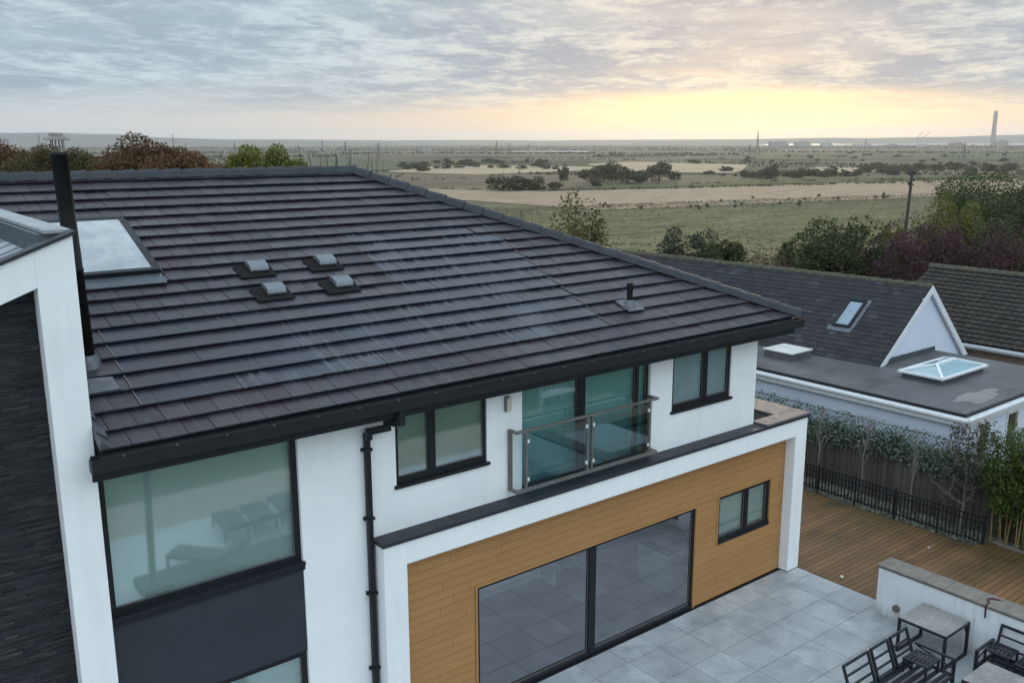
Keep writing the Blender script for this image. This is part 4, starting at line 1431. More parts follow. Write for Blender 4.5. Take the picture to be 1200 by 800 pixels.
bare_labels = ['slim bare sapling at the left end of the bed, beside the white column',
               'slim bare sapling second from the white column, in front of the reed fence',
               'bare sapling with the widest fan of twigs, in the middle of the reed fence']
for i, (y, h) in enumerate(((13.75, 2.35), (12.40, 2.4), (10.95, 2.45))):
    rng = np.random.default_rng(40 + i)
    t = empty('bare_sapling', (0, 0, 0), bare_labels[i], 'tree', 'bare saplings along the reed fence')
    mb = MB(); branches(mb, (0, 0, 0), 0, h, rng, 19, 0.22, 0.028, 4, 0.42, 2.0)
    mb.build('trunk', M['barkpale'], t, recalc=False)
    pts = np.stack([rng.normal(size=60) * .16, rng.normal(size=60) * .16, rng.uniform(h * .5, h, 60)], 1)
    v, f = leaves_mesh(pts, 0.03, rng=rng); mesh_np('buds', v, f, M['leaf_grey'], t)
    t.location = (21.70 if i < 2 else 21.5, y, -0.06)
# the leafier fourth sapling
rng = np.random.default_rng(50)
t = empty('leafy_sapling', (0, 0, 0), 'thin half-leafy small tree between the bare saplings and the bamboo', 'tree')
mb = MB(); branches(mb, (0, 0, 0), 0, 2.85, rng, 22, 0.36, 0.045, 4, 0.25, 0.8); mb.build('trunk', M['barkpale'], t, recalc=False)
cl = crown_clumps(1.7, 2.2, 1.85, rng, 30, 0.3); p = clump_points(cl, 62, rng, .5)
v, f = leaves_mesh(p, 0.05, rng=rng); mesh_np('leaves', v, f, M['leaf_grey'], t)
t.location = (21.72, 9.75, -0.06)

# bamboo
rng = np.random.default_rng(60)
t = empty('bamboo_clump', (22.2, 7.6, -0.05), 'tall green bamboo clump with yellow canes at the right edge of the deck', 'bamboo')
canes = MB(); pts = []
for i in range(62):
    x = rng.uniform(21.68, 23.0); y = rng.uniform(5.6, 9.05)
    if i < 12: x = rng.uniform(21.66, 21.95); y = rng.uniform(7.6, 9.0)
    h = rng.uniform(2.2, 2.62); lx, ly = rng.normal() * .14, rng.normal() * .14
    P = [Vector((x, y, -.05)), Vector((x + lx * .3, y + ly * .3, h * .35)), Vector((x + lx * .6, y + ly * .6, h * .7)), Vector((x + lx, y + ly, h))]
    canes.tube(P, [.017, .016, .012, .004], 6)
    for j in range(26):
        tt = rng.uniform(.38, 1.0) if x < 21.95 else rng.uniform(.03, 1.0)
        q = P[1].lerp(P[3], (tt - .35) / .65)
        c = np.array(q) + rng.normal(size=3) * np.array([.14, .14, .05])
        pts.append(c + rng.normal(size=(24, 3)) * np.array([.12, .12, .09]))
canes.build('canes', M['cane'], t, recalc=False)
pts = np.concatenate(pts)
v, f = leaves_mesh(pts, 0.032, aspect=4.2, rng=rng, droop=.5)
v = v - np.array(ROOT[t.name])
mesh_np('leaves', v, f, M['leaf_bamboo'], t)
# ================================================================== NEIGHBOUR BUNGALOW
nb = empty('neighbour_bungalow', (28, 16, 0), 'pale blue bungalow with flat felt roof and steep slate gable beyond the reed fence', 'house')
ZE = 2.5
NX, NY, NX2 = 23.12, 10.50, 30.0
wx, wy = NX + 0.16, NY + 0.16
m = MB(); wall_xz(m, wx, NX2, -0.5, 2.24, wy, wy + .25, [(24.20, 24.86, 0.9, 2.05), (25.86, 26.6, 0.9, 2.05), (28.3, 29.6, .9, 2.05)])
m.box(wx, wx + .25, wy + .252, 36, -0.5, 2.24); m.box(NX2 - .25, NX2, wy + .252, 36, -.5, 2.24); m.build('wall', M['blue_render'], nb)
for (a, b) in ((24.20, 24.86), (25.86, 26.6), (28.3, 29.6)):
    m = MB(); w = .06
    m.box(a - .02, b + .02, wy - .02, wy + .06, .86, .9 + w); m.box(a - .02, b + .02, wy - .02, wy + .06, 2.05 - w, 2.09)
    m.box(a - .02, a + w, wy - .02, wy + .06, .9 + w, 2.05 - w); m.box(b - w, b + .02, wy - .02, wy + .06, .9 + w, 2.05 - w)
    wo = m.build('window', M['white_paint'], nb)
    m = MB(); m.box(a + w, b - w, wy + .015, wy + .03, .9 + w, 2.05 - w); m.build('pane', M['glassdoor'], wo)
    m = MB(); m.box(a + .01, b - .01, wy + .20, wy + .22, .9, 2.05); m.build('blind', M['void'], wo)  # near-black sheet paints the unlit room behind the pane
m = MB(); m.box(NX + .07, NX2, NY + .07, 36, 2.30, ZE - .02); m.build('flat_roof', M['felt'], nb)
m = MB(); m.box(NX + .03, NX + .10, NY + .03, 36, ZE - .06, ZE + .02); m.box(NX + .101, NX2, NY + .03, NY + .10, ZE - .06, ZE + .02); m.build('roof_edge_trim', M['black_metal'], nb)
m = MB(); m.box(NX + .0, NX + .06, NY, 36, 2.18, ZE - .062); m.box(NX + .061, NX2, NY, NY + .06, 2.18, ZE - .062)
m.box(NX + .061, wx, NY + .061, 36, 2.2, 2.24); m.box(wx, NX2, NY + .061, wy, 2.2, 2.24); m.build('fascia', M['white_paint'], nb, bevel=.004)
m = MB()
for (p0, p1) in (((NX - .045, NY - .05, 2.37), (NX - .045, 36, 2.37)), ((NX - .045, NY - .045, 2.37), (NX2, NY - .045, 2.37))):
    m.bar(p0, p1, .10, .085)
m.build('gutter', M['white_paint'], nb, bevel=.02)
m = MB(); c = on_z(1146, 465, ZE); pts = []
for k in range(60):
    a = 6.283 * k / 60; r = 1 + .16 * math.sin(3 * a + 1) + .13 * math.sin(5 * a) + .06 * math.sin(9 * a + 2)
    pts.append((25.3 + 1.0 * r * math.cos(a), 11.25 + .36 * r * math.sin(a), ZE - .018))
m.prism(pts, (0, 0, .003)); m.build('roof_puddle', simple('wet_pale_patch', (0.17, 0.163, 0.155), (0.12, 0.115, 0.11), 0.35, 3), nb)
# gable
GX0, GX1, GXM, GZ, GY = 26.33, 32.05, 29.17, 4.78, 14.86
gl = math.hypot(GXM - GX0, GZ - ZE)
GS = Vector(((GXM - GX0) / gl, 0, (GZ - ZE) / gl)); GN = Vector((-(GZ - ZE) / gl, 0, (GXM - GX0) / gl))
GU = Vector((-.065, 1, 0)).normalized(); GN = GS.cross(GU).normalized()
Z2 = 2.08
g2 = math.hypot(GXM - GX1, GZ - Z2); GS2 = Vector(((GXM - GX1) / g2, 0, (GZ - Z2) / g2)); GN2 = GU.cross(GS2).normalized()
if GN.z < 0: GN = -GN
if GN2.z < 0: GN2 = -GN2
m = MB()
tile_slope(m, (GX0, GY - .08, ZE - .02), GU, GS, GN, [(0, 0), (0, gl), (16, gl), (16, 0)][::-1], 0.19, 0.27, 0.014, 0.010, seed=31, jit=.003)
tile_slope(m, (GX1, GY - .08, Z2 - .02), GU, GS2, GN2, [(0, 0), (16, 0), (16, g2), (0, g2)], 0.19, 0.27, 0.014, 0.010, seed=32, jit=.003)
ro = m.build('gable_roof', M['slate'], nb)
m = MB(); m.prism([(GX0 + .05, GY + .02, ZE - .02), (GX1 - .05, GY + .02, Z2 - .02), (GXM, GY + .02, GZ - .06)], GU * 15.8)
m.box(29.9, 31.9, GY + .03, GY + 3, -.5, 2.0); m.build('gable_wall', M['blue_render'], nb)
m = MB(); ridge_run(m, (GXM, GY - .06, GZ - .02), (GXM - 1.03, GY + 15.8, GZ - .02), .45, .10, .07); m.build('ridge_tiles', M['mossridge'], ro)
m = MB(); bwid = 0.20
for s in (-1, 1):
    xe, ze_ = (GX0, ZE - .015) if s < 0 else (GX1, Z2 - .015)
    m.prism([(xe, GY - .10, ze_), (xe - s * bwid * 1.45, GY - .10, ze_), (GXM, GY - .10, GZ - bwid * 1.36), (GXM, GY - .10, GZ)], (0, .09, 0))
m.build('bargeboard', M['white_paint'], nb)
m = MB(); m.box(GX0 + .35, 29.85, GY - .012, GY + .018, ZE - .018, ZE + .15); m.build('lead_upstand', M['leadd'], nb)
m = MB(); m.box(GX0 - .04, GX0 + .28, GY + .02, GY + .6, ZE - .01, ZE + .25); 
m = MB()


def on_g(y, s, h): return Vector((GX0, GY, ZE - .02)) + GU * (y - GY) + GS * s + GN * h


def gbox(mb, y0, y1, s0, s1, h0, h1):
    mb.hexa([on_g(y0, s0, h0), on_g(y1, s0, h0), on_g(y1, s1, h0), on_g(y0, s1, h0)], [on_g(y0, s0, h1), on_g(y1, s0, h1), on_g(y1, s1, h1), on_g(y0, s1, h1)])


y0, y1, s0, s1, w = 16.50, 17.12, 1.34, 2.58, .075
gbox(m, y0, y1, s0, s0 + w, 0.0, .09); gbox(m, y0, y1, s1 - w, s1, 0, .10); gbox(m, y0, y0 + w, s0 + w, s1 - w, 0, .09); gbox(m, y1 - w, y1, s0 + w, s1 - w, 0, .09)
wo = m.build('roof_window', M['frame'], nb, bevel=.006)
m = MB(); gbox(m, y0 + w, y1 - w, s0 + w, s1 - w, .05, .06); m.build('pane', M['skyglass'], wo)
m = MB(); gbox(m, y0 + w, y1 - w, s0 + w, s1 - w, .02, .03); m.build('blind', simple('pale_blue_blind', (0.20, 0.25, 0.36), None, .6), wo)
m = MB(); gbox(m, y0 - .12, y1 + .12, s0 - .2, s0 - .002, .02, .032); gbox(m, y0 - .14, y0 - .002, s0, s1 + .08, .02, .03); m.build('flashing', M['lead'], wo)
# small wired aerial lying on the slates
m = MB(); p0 = on_g(24.2, 1.25, .1); p1 = on_g(21.6, 1.35, .12)
m.tube([p0, p0.lerp(p1, .5) + Vector((0, 0, .1)), p1], .02, 5); m.tube([p1, on_g(21.6, 1.2, .02)], .015, 4); m.tube([p1 + Vector((0, .2, 0)), on_g(21.9, 1.1, .02)], .015, 4)
m.build('roof_aerial', M['steel'], ro)
# flat rooflight
m = MB(); m.box(24.78, 25.85, 16.95, 18.0, ZE - .02, ZE + .20); wo = m.build('flat_rooflight', M['felt'], nb)
m = MB(); m.box(24.74, 25.89, 16.91, 18.04, ZE + .201, ZE + .25); m.build('dome', simple('white_dome', (.66, .64, .60), (.5, .48, .44), .35, 1.5), wo, bevel=.015)
# roof lantern
lx0, lx1, ly0, ly1 = 25.62, 28.4, 12.42, 13.82
m = MB(); m.box(lx0 + .1, lx1 - .1, ly0 + .1, ly1 - .1, ZE - .02, ZE + .14); wo = m.build('roof_lantern', M['leadd'], nb)
m = MB(); zb = ZE + .16; zr_ = ZE + .36; xm0, xm1, ym = lx0 + .95, lx1 - .7, (ly0 + ly1) / 2
m.box(lx0, lx1, ly0, ly0 + .08, zb - .03, zb + .03); m.box(lx0, lx1, ly1 - .08, ly1, zb - .03, zb + .03); m.box(lx0, lx0 + .08, ly0 + .08, ly1 - .08, zb - .03, zb + .03); m.box(lx1 - .08, lx1, ly0 + .08, ly1 - .08, zb - .03, zb + .03)
m.bar((xm0, ym, zr_), (xm1, ym, zr_), .09, .06)
for (cx, cy, rx_) in ((lx0 + .04, ly0 + .04, xm0), (lx0 + .04, ly1 - .04, xm0), (lx1 - .04, ly0 + .04, xm1), (lx1 - .04, ly1 - .04, xm1)):
    m.bar((cx, cy, zb + .02), (rx_, ym, zr_), .08, .05)
m.build('lantern_frame', M['white_paint'], wo)
m = MB(); z1 = zb + .01; z2 = zr_ - .01; a = .05
m.add([(lx0 + a, ly0 + a, z1), (lx1 - a, ly0 + a, z1), (lx1 - a, ly1 - a, z1), (lx0 + a, ly1 - a, z1), (xm0, ym, z2), (xm1, ym, z2)], [(0, 1, 5, 4), (1, 2, 5), (2, 3, 4, 5), (3, 0, 4)])
m.build('pane', M['skyglass'], wo)
m = MB(); m.box(lx0 + .12, lx1 - .12, ly0 + .12, ly1 - .12, ZE + .141, ZE + .15); m.build('blind', simple('teal_room_below', (.25, .36, .38), None, .7), wo)  # sheet painted as the room below, added in its place

# brown-tiled house beyond
bhs = empty('brick_bungalow', (34, 13, 0), 'buff brick house with a brown concrete-tiled roof behind the steep slate gable at right', 'house')
EX, RX, RZ, BY = 34.1, 38.6, 4.05, 19.7
bl_ = math.hypot(RX - EX, RZ - 2.0); BS = Vector(((RX - EX) / bl_, 0, (RZ - 2.0) / bl_)); BN = Vector((-(RZ - 2.0) / bl_, 0, (RX - EX) / bl_))
m = MB(); wdt = .30
# pantile-like rows: each tile a small rolled strip
k = 0; ga = .30; rs = random.Random(8)
while k * ga < bl_:
    s0 = k * ga; s1 = min(s0 + ga * 1.1, bl_); y = 2.0; sub = 6
    while y < BY:
        prof = []
        for j in range(sub + 1):
            u = j / sub; prof.append((y + u * (wdt - .004), .05 + .038 * (0.5 - 0.5 * math.cos(2 * math.pi * u)) ** .8))
        jj = rs.uniform(-.004, .004)
        P = lambda yy, s, h: Vector((EX, yy, 2.0)) + BS * s + BN * h
        A = [P(a, s0, h + .03 + jj) for a, h in prof]; B = [P(a, s1, h - .02 + jj) for a, h in prof]; C_ = [P(a, s0, h - .005 + jj) for a, h in prof]
        nn = sub + 1
        m.add(A + B + C_, [(j, j + 1, j + 1 + nn, j + nn) for j in range(sub)] + [(j + 1, j, j + 2 * nn, j + 1 + 2 * nn) for j in range(sub)])
        y += wdt
    k += 1
ro = m.build('roof', M['browntile'], bhs, recalc=False)
m = MB(); m.add([(EX, 2, 2.0), (EX, BY, 2.0), (RX, BY, RZ), (RX, 2, RZ), (2 * RX - EX, 2, 2.0), (2 * RX - EX, BY, 2.0)], [(0, 1, 2, 3), (3, 2, 5, 4), (1, 5, 2), (0, 3, 4)]); m.build('roof_underlay', M['underlay'], ro)
m = MB(); ridge_run(m, (RX, 2, RZ + .09), (RX, BY + .05, RZ + .09), .4, .13, .1); m.build('ridge_tiles', M['mossridge'], ro)
m = MB(); m.box(EX + .35, 2 * RX - EX - .3, 2.2, BY - .2, -.9, 1.8); m.build('wall', M['brick'], bhs)
m = MB(); m.box(EX + .02, EX + .06, 2, BY, 1.81, 1.97); m.bar((EX - .05, 2, 1.95), (EX - .05, BY, 1.95), .11, .09); m.build('gutter', M['white_paint'], bhs)
p = (EX + .33)
m = MB(); m.box(p - .03, p + .015, 12.2, 13.4, .7, 1.6); wo = m.build('window', M['white_paint'], bhs); m = MB(); m.box(p - .04, p - .031, 12.27, 13.33, .77, 1.53); m.build('pane', M['glassdoor'], wo)

# ================================================================== TERRAIN
PLAIN = -38.6
prof_r = np.array([0, 42, 62, 120, 250, 480, 60000.]); prof_z = np.array([-0.4, -0.4, -2.2, -7.0, -21, PLAIN, PLAIN])


def ground_z(x, y):
    r = math.hypot(x, y)
    return float(np.interp(r, prof_r, prof_z))


rr = np.concatenate([np.array([0.5, 15, 30, 42, 48, 55, 62, 70, 80, 90, 100, 110, 120, 135, 150, 170, 190, 210, 230, 250, 275, 300, 330, 360, 400, 440, 480, 550]), np.geomspace(650, 45000, 34)])
na = 180
vs = []; rng = np.random.default_rng(2)
for r in rr:
    for k in range(na):
        a = 2 * math.pi * k / na
        x, y = r * math.sin(a), r * math.cos(a)
        vs.append((x, y, np.interp(r, prof_r, prof_z) + (math.sin(x * .021 + 1) * math.cos(y * .017) * .5 if 60 < r < 480 else 0)))
fs = []
for i in range(len(rr) - 1):
    for k in range(na):
        k2 = (k + 1) % na
        fs.append((i * na + k, i * na + k2, (i + 1) * na + k2, (i + 1) * na + k))
fs.append(tuple(range(na)))
n = N('marsh_ground')
yawrot = (0, 0, YAW)
gv = n.coord('Position', rot=yawrot)                       # x across the view, y away
vor = n.new('ShaderNodeTexVoronoi'); vor.feature = 'F1'
mp = n.coord('Position', (0.0011, 0.0022, 0.001), rot=(0, 0, YAW + .1)); n.l.new(mp, vor.inputs['Vector']); vor.inputs['Scale'].default_value = 1.3; vor.inputs['Randomness'].default_value = .85
fieldc = n.ramp(vor.outputs['Color'], [(0.1, (0.062, 0.07, 0.032)), (0.35, (0.095, 0.10, 0.05)), (0.6, (0.13, 0.11, 0.07)), (0.85, (0.17, 0.145, 0.10)), (1, (0.08, 0.085, 0.04))])
sepc = n.new('ShaderNodeSeparateColor'); n.l.new(vor.outputs['Color'], sepc.inputs[0])
fieldc = n.ramp(sepc.outputs[0], [(0.1, (0.062, 0.060, 0.034)), (0.35, (0.095, 0.086, 0.05)), (0.6, (0.125, 0.105, 0.07)), (0.85, (0.165, 0.14, 0.10)), (1, (0.08, 0.076, 0.042))])
ns = n.noise(n.coord('Position', (0.004, 0.012, 0.01), rot=yawrot), 1.0, 8, 0.65)
fieldc = n.mix(n.mr(ns, .45, .68, 0, .8), fieldc, (0.048, 0.05, 0.026))
gn = n.math('ADD', n.math('MULTIPLY', n.noise(n.coord('Position', (.16, .5, .3), rot=yawrot), 1, 7, .75), .62), n.math('MULTIPLY', n.noise(n.coord('Position', (.02, .07, .1), rot=yawrot), 1, 5, .6), .38))
grass = n.ramp(gn, [(.40, (0.048, 0.047, 0.020)), (.5, (0.100, 0.092, 0.040)), (.60, (0.185, 0.155, 0.082))])
ln = n.new('ShaderNodeVectorMath'); ln.operation = 'LENGTH'; n.l.new(n.new('ShaderNodeNewGeometry').outputs['Position'], ln.inputs[0])
c = n.mix(n.mr(ln.outputs['Value'], 600, 900), grass, fieldc)
n.set(col=c, rough=.95, spec=.1)
n.bump(gn, .8, .35)
M['ground'] = n.m
t = MB(); t.v = vs; t.f = fs
tag(t.build('terrain', M['ground'], recalc=False), kind='structure')


def field_mat(name, c1, c2, c3, sx=.02, sy=.1, bump=.3):
    n = N(name)
    v = n.coord('Position', (sx, sy, .1), rot=yawrot)
    a = n.noise(v, 1, 9, .72)
    c = n.ramp(a, [(.32, c1), (.5, c2), (.68, c3)])
    v2 = n.coord('Position', (.3, .9, .3), rot=yawrot)
    b = n.noise(v2, 1, 4, .7)
    c = n.mix(n.mr(b, .5, .7, 0, .5), c, c1)
    n.set(col=c, rough=.95, spec=.1)
    n.bump(b, bump, .3)
    return n.m


M['pasture'] = field_mat('pasture_grass', (0.055, 0.056, 0.024), (0.092, 0.090, 0.040), (0.135, 0.122, 0.062), .03, .12, .8)
M['stubble'] = field_mat('stubble', (0.18, 0.122, 0.078), (0.285, 0.205, 0.138), (0.38, 0.285, 0.20), .03, .12)
M['paleland'] = field_mat('pale_field', (0.28, 0.205, 0.13), (0.34, 0.255, 0.165), (0.38, 0.30, 0.20), .004, .012)
M['brownland'] = field_mat('brown_marsh', (0.080, 0.060, 0.038), (0.13, 0.098, 0.064), (0.18, 0.14, 0.095), .006, .03)
M['darkgreen'] = field_mat('dark_green_field', (0.06, 0.064, 0.034), (0.085, 0.088, 0.048), (0.115, 0.112, 0.066), .006, .02)

_fz = [0.25]


def field(name, pix, m):
    """a field is a flat sheet on the plain; corners come from where they lie in the valley"""
    _fz[0] += 0.12
    z = PLAIN + _fz[0]
    pts = [on_z(px, py, z) for px, py in pix]
    # jitter edges
    out = []
    rs = random.Random(len(name) + int(pix[0][0]))
    for a, b in zip(pts, pts[1:] + pts[:1]):
        k = 6
        for j in range(k):
            q = a.lerp(b, j / k)
            d = (b - a); nn = Vector((-d.y, d.x, 0)).normalized()
            q += nn * rs.uniform(-1, 1) * min(d.length * .012, 14) * (0 if j == 0 else 1)
            out.append((q.x, q.y, z))
    o = MB(); o.add(out, [tuple(range(len(out)))])
    return tag(o.build(name, m, recalc=False), kind='structure')


field('stubble_field', [(420, 226), (700, 246), (860, 240), (1300, 222), (1300, 206), (1000, 214), (800, 221), (640, 224), (420, 214)], M['stubble'])
field('marsh_field', [(380, 219), (640, 224), (700, 216), (1300, 204), (1300, 200), (860, 206), (640, 203), (380, 204)], M['brownland'])
field('meadow_strip', [(660, 222.5), (1000, 213), (1300, 205.5), (1300, 202.5), (1000, 208), (700, 217)], M['pasture'])
field('pale_field', [(455, 201.5), (560, 204.5), (700, 199.5), (740, 196), (560, 193.5), (470, 196)], M['paleland'])
field('pale_field', [(700, 201), (860, 203), (880, 193), (740, 189.5), (690, 192)], M['paleland'])
field('pale_field', [(935, 202), (1040, 202), (1030, 196.5), (950, 196)], M['paleland'])
field('green_field', [(380, 200), (460, 200), (540, 191), (700, 189), (560, 185.5), (380, 187)], M['darkgreen'])
field('green_field', [(800, 187), (1300, 188), (1300, 180), (850, 178)], M['darkgreen'])
field('green_field', [(430, 183), (800, 184), (760, 179.5), (430, 178.5)], M['brownland'])
M['water'] = simple('estuary_water', (0.22, 0.23, 0.24), (0.19, 0.2, 0.21), .35, .001, spec=.6)
field('estuary', [(880, 169.6), (1300, 170.6), (1300, 167.7), (960, 167.9)], M['water'])
field('flood_pool', [(600, 178.0), (690, 178.2), (690, 176.8), (600, 176.9)], M['water'])

# dark hedgerows between fields, far scrub (masses nobody could count)
rng = np.random.default_rng(77)


def mass(name, lines, m, label, dens=1.0, leaf=3.0):
    P = []
    for (xa, ya, xb, yb, hgt, wid, gaps) in lines:
        a = on_z(xa, ya, PLAIN); b = on_z(xb, yb, PLAIN)
        L = (b - a).length
        k = int(L / 2.2 * dens)
        if k < 2: continue
        tt = rng.uniform(0, 1, k)
        w = np.sin(tt * 43 + xa) + np.sin(tt * 97 + ya) * .7
        keep = w > gaps
        tt = tt[keep]; k = len(tt)
        base = np.array(a)[None] + (np.array(b) - np.array(a))[None] * tt[:, None]
        base += rng.normal(size=(k, 3)) * np.array([wid, wid, 0])
        hh = hgt * (.45 + .55 * rng.uniform(size=k)) * (1 + .35 * np.sin(tt * 61 + xb))
        for r in range(5):
            q = base.copy(); q[:, 2] = PLAIN + hh * rng.uniform(.05, 1, k)
            q[:, :2] += rng.normal(size=(k, 2)) * 1.2
            P.append(q)
    P = np.concatenate(P)
    v, f = leaves_mesh(P, leaf, rng=rng, aspect=1.2)
    return tag(mesh_np(name, v, f, m), label, 'hedgerow', kind='stuff')


mass('field_hedges', [(640, 224, 860, 219.5, 3.0, 2, -.6), (860, 219.5, 1300, 209, 2.6, 2, -.8), (420, 220, 640, 224, 2.0, 3, .1), (1030, 212, 1300, 207.5, 4, 3, -1.2), (700, 218, 860, 215, 3, 2, .3), (900, 213.5, 1200, 208, 3, 3, .1)],
     M['leaf_far'], 'thin dark hedges dividing the nearer marsh fields', 1.0, 1.5)
mass('marsh_scrub', [(480, 193, 640, 190, 6, 8, -.2), (850, 207, 1010, 207, 7, 10, -.7), (780, 191, 1010, 194, 7, 14, -.6), (1000, 201, 1300, 201, 9, 18, -1.3), (1030, 205, 1300, 206, 5, 10, -.6), (880, 196, 1100, 199, 8, 12, -.3),
                     (1000, 196, 1300, 195, 8, 20, -.8), (560, 186, 760, 188, 6, 12, .2), (430, 212, 560, 210, 3, 4, .5), (380, 205, 470, 208, 3, 5, .4), (590, 204, 700, 206, 4, 6, -.3), (840, 183, 1300, 186, 5, 20, .5)],
     M['leaf_far'], 'dark bands of scrub and hedges across the middle of the marsh', 1.1, 2.6)
mass('far_woodland', [(380, 180, 800, 181, 7, 60, -.4), (120, 186, 400, 184, 8, 30, -.5), (0, 190, 300, 188, 8, 30, -.3), (700, 184, 860, 182, 8, 25, -.7), (860, 178, 1300, 181, 6, 50, -.2), (300, 176, 900, 176, 9, 80, -.3), (860, 173.5, 1300, 174.5, 11, 80, -.8), (380, 173, 860, 173, 10, 100, -.6),
                      (0, 181, 380, 179, 9, 60, -.5), (0, 175, 380, 174, 11, 80, -.7), (1040, 172, 1200, 172.5, 16, 60, -1.2)],
     M['leaf_farbrown'], 'far woodland and hedge lines fading towards the horizon', .8, 6.5)

# ---- single trees on the marsh (copies)
protos = []
for i in range(6):
    rng_ = np.random.default_rng(100 + i)
    lm = 'leaf_far' if i % 3 else 'leaf_farbrown'
    cl = crown_clumps(1.0, 0.92, 0.5, rng_, 16, .36); p = clump_points(cl, 130, rng_, .8); p[:, 2] = np.abs(p[:, 2] - .06)
    v, f = leaves_mesh(p, .055, rng=rng_, aspect=1.2)
    tb = MB(); tb.tube([(0, 0, 0), (0, 0, .3)], [.035, .025], 5)
    tv = np.array(tb.v); 
    tq = [q for q in tb.f if len(q) == 4]
    v = np.concatenate([v, tv]); f = np.concatenate([f, np.array(tq) + len(v) - len(tv)])
    me_o = mesh_np('marsh_tree', v, f, M[lm])
    protos.append(me_o)
used = set()


def marsh_tree(px, py, wpx, hpx, label, group=None, kind=None):
    base = on_z(px, py, PLAIN)
    d = (base - EYE).dot(FH)
    i = kind if kind is not None else random.randrange(6)
    if i in used: o = protos[i].copy(); COL.objects.link(o)
    else: o = protos[i]; used.add(i)
    w = wpx * d / FPX; h = hpx * d / FPX
    o.location = base; o.scale = (w, w, h); o.rotation_euler.z = random.uniform(0, 6)
    tag(o, label, 'tree', group)
    return o


random.seed(3)
marsh_tree(590, 224, 40, 20, 'rounded dark tree at the left end of the small clump beyond the roof hip', kind=1)
marsh_tree(612, 223, 34, 19, 'middle rounded tree of the small clump beyond the roof hip', kind=2)
marsh_tree(631, 223.5, 26, 18, 'rightmost rounded tree of the small clump beyond the roof hip', kind=4)
marsh_tree(650, 223, 18, 12, 'low bush just right of the small dark clump on the marsh', kind=5)
marsh_tree(660, 214, 14, 22, 'slender upright tree between the small clump and the larger copse', kind=1)
for k, (px, py, w, h) in enumerate(((693, 215, 26, 24), (708, 213, 30, 26), (722, 214, 24, 26), (736, 215, 28, 20), (752, 214, 22, 16), (772, 213, 32, 27), (790, 212, 16, 12), (700, 219, 16, 12))):
    marsh_tree(px, py, w, h, 'dark tree in the copse at the middle of the marsh', 'trees of the copse in the middle of the marsh')
for k in range(12):
    marsh_tree(878 + k * 11 + random.uniform(-5, 5), 208 + random.uniform(-2, 1.5), random.uniform(10, 22), random.uniform(6, 12), 'dark bush in the row right of the copse on the marsh', 'bushes right of the copse on the marsh')
marsh_tree(899, 210, 26, 17, 'broad dark tree standing highest in the bush row right of the copse', kind=2)
for k in range(34):
    marsh_tree(random.uniform(470, 660), random.uniform(190, 200), random.uniform(6, 18), random.uniform(3.5, 8), 'small dark bush scattered on the pale left marsh', 'bushes scattered on the left marsh')
marsh_tree(497, 201, 22, 13, 'broad dark bush beside the pale field just right of the ridge end', kind=4)
for k in range(60):
    px = random.uniform(800, 1198); py = random.uniform(180, 205)
    sc_ = .35 + (py - 172) / 40
    marsh_tree(px, py, random.uniform(6, 14) * sc_, random.uniform(3.5, 7) * sc_, 'small dark bush dotted over the right marsh', 'bushes dotted over the right marsh')
for k in range(20):
    px = random.uniform(1010, 1195); marsh_tree(px, random.uniform(199, 206), random.uniform(10, 20), random.uniform(7, 11), 'dark tree in the belt on the right marsh', 'trees in the belt on the right marsh')
for k in range(26):
    px = random.uniform(690, 1060); yb = 243 - (px - 700) * .035
    marsh_tree(px, yb + random.uniform(-4, 7), random.uniform(3, 6), random.uniform(3, 6), 'small shrub along the edge between pasture and stubble', 'shrubs along the stubble edge')

# ---- dry grass along the stubble edge
rng = np.random.default_rng(8); P = []
for k in range(2600):
    px = rng.uniform(560, 1130); yb = 247 - (px - 700) * .034 - 6 + rng.exponential(4)
    b = on_z(px, yb, PLAIN + .2)
    q = np.array(b)[None] + rng.normal(size=(4, 3)) * np.array([.9, .9, .1]); q[:, 2] = PLAIN + rng.uniform(.2, 1.4, 4); P.append(q)
v, f = leaves_mesh(np.concatenate(P), .55, rng=rng, aspect=2)
tag(mesh_np('dry_grass', v, f, leaf_mat('dry_grass', [(.10, .085, .05), (.17, .14, .095), (.23, .19, .14)], trans=0)), 'tall dry grass along the edge of the stubble field', 'dry grass', kind='stuff')

# ---- rough tussocks in the pasture below the houses
rng = np.random.default_rng(18); P = []
for k in range(9000):
    r = 120 + 460 * rng.uniform() ** .8; a = YAW + rng.uniform(-.12, .62)
    x, y = r * math.sin(a), r * math.cos(a); z0 = ground_z(x, y) + (math.sin(x * .021 + 1) * math.cos(y * .017) * .5 if r < 480 else 0)
    if math.sin(x * .05 + 2 * math.sin(y * .03)) + math.sin(y * .11) + rng.normal() * .7 < .2: continue
    s_ = rng.uniform(.3, 1.0)
    P.append(np.array([x, y, z0])[None] + rng.normal(size=(6, 3)) * np.array([.5 * s_, .5 * s_, .14 * s_]))
v, f = leaves_mesh(np.concatenate(P), .42, rng=rng, aspect=1.8, flat=.3)
tag(mesh_np('grass_tussocks', v, f, leaf_mat('tussock', [(.040, .042, .018), (.075, .07, .03), (.13, .11, .055)], trans=0)), 'rough grass tussocks speckling the green pasture', 'grass', kind='stuff')

# ---- pylons
steel_far = simple('pylon_steel', (.10, .105, .115), None, .6)
py_m = MB()
Hh = 50.0


def half(z): return 4.2 * (1 - z / 50) ** 1.3 + .55


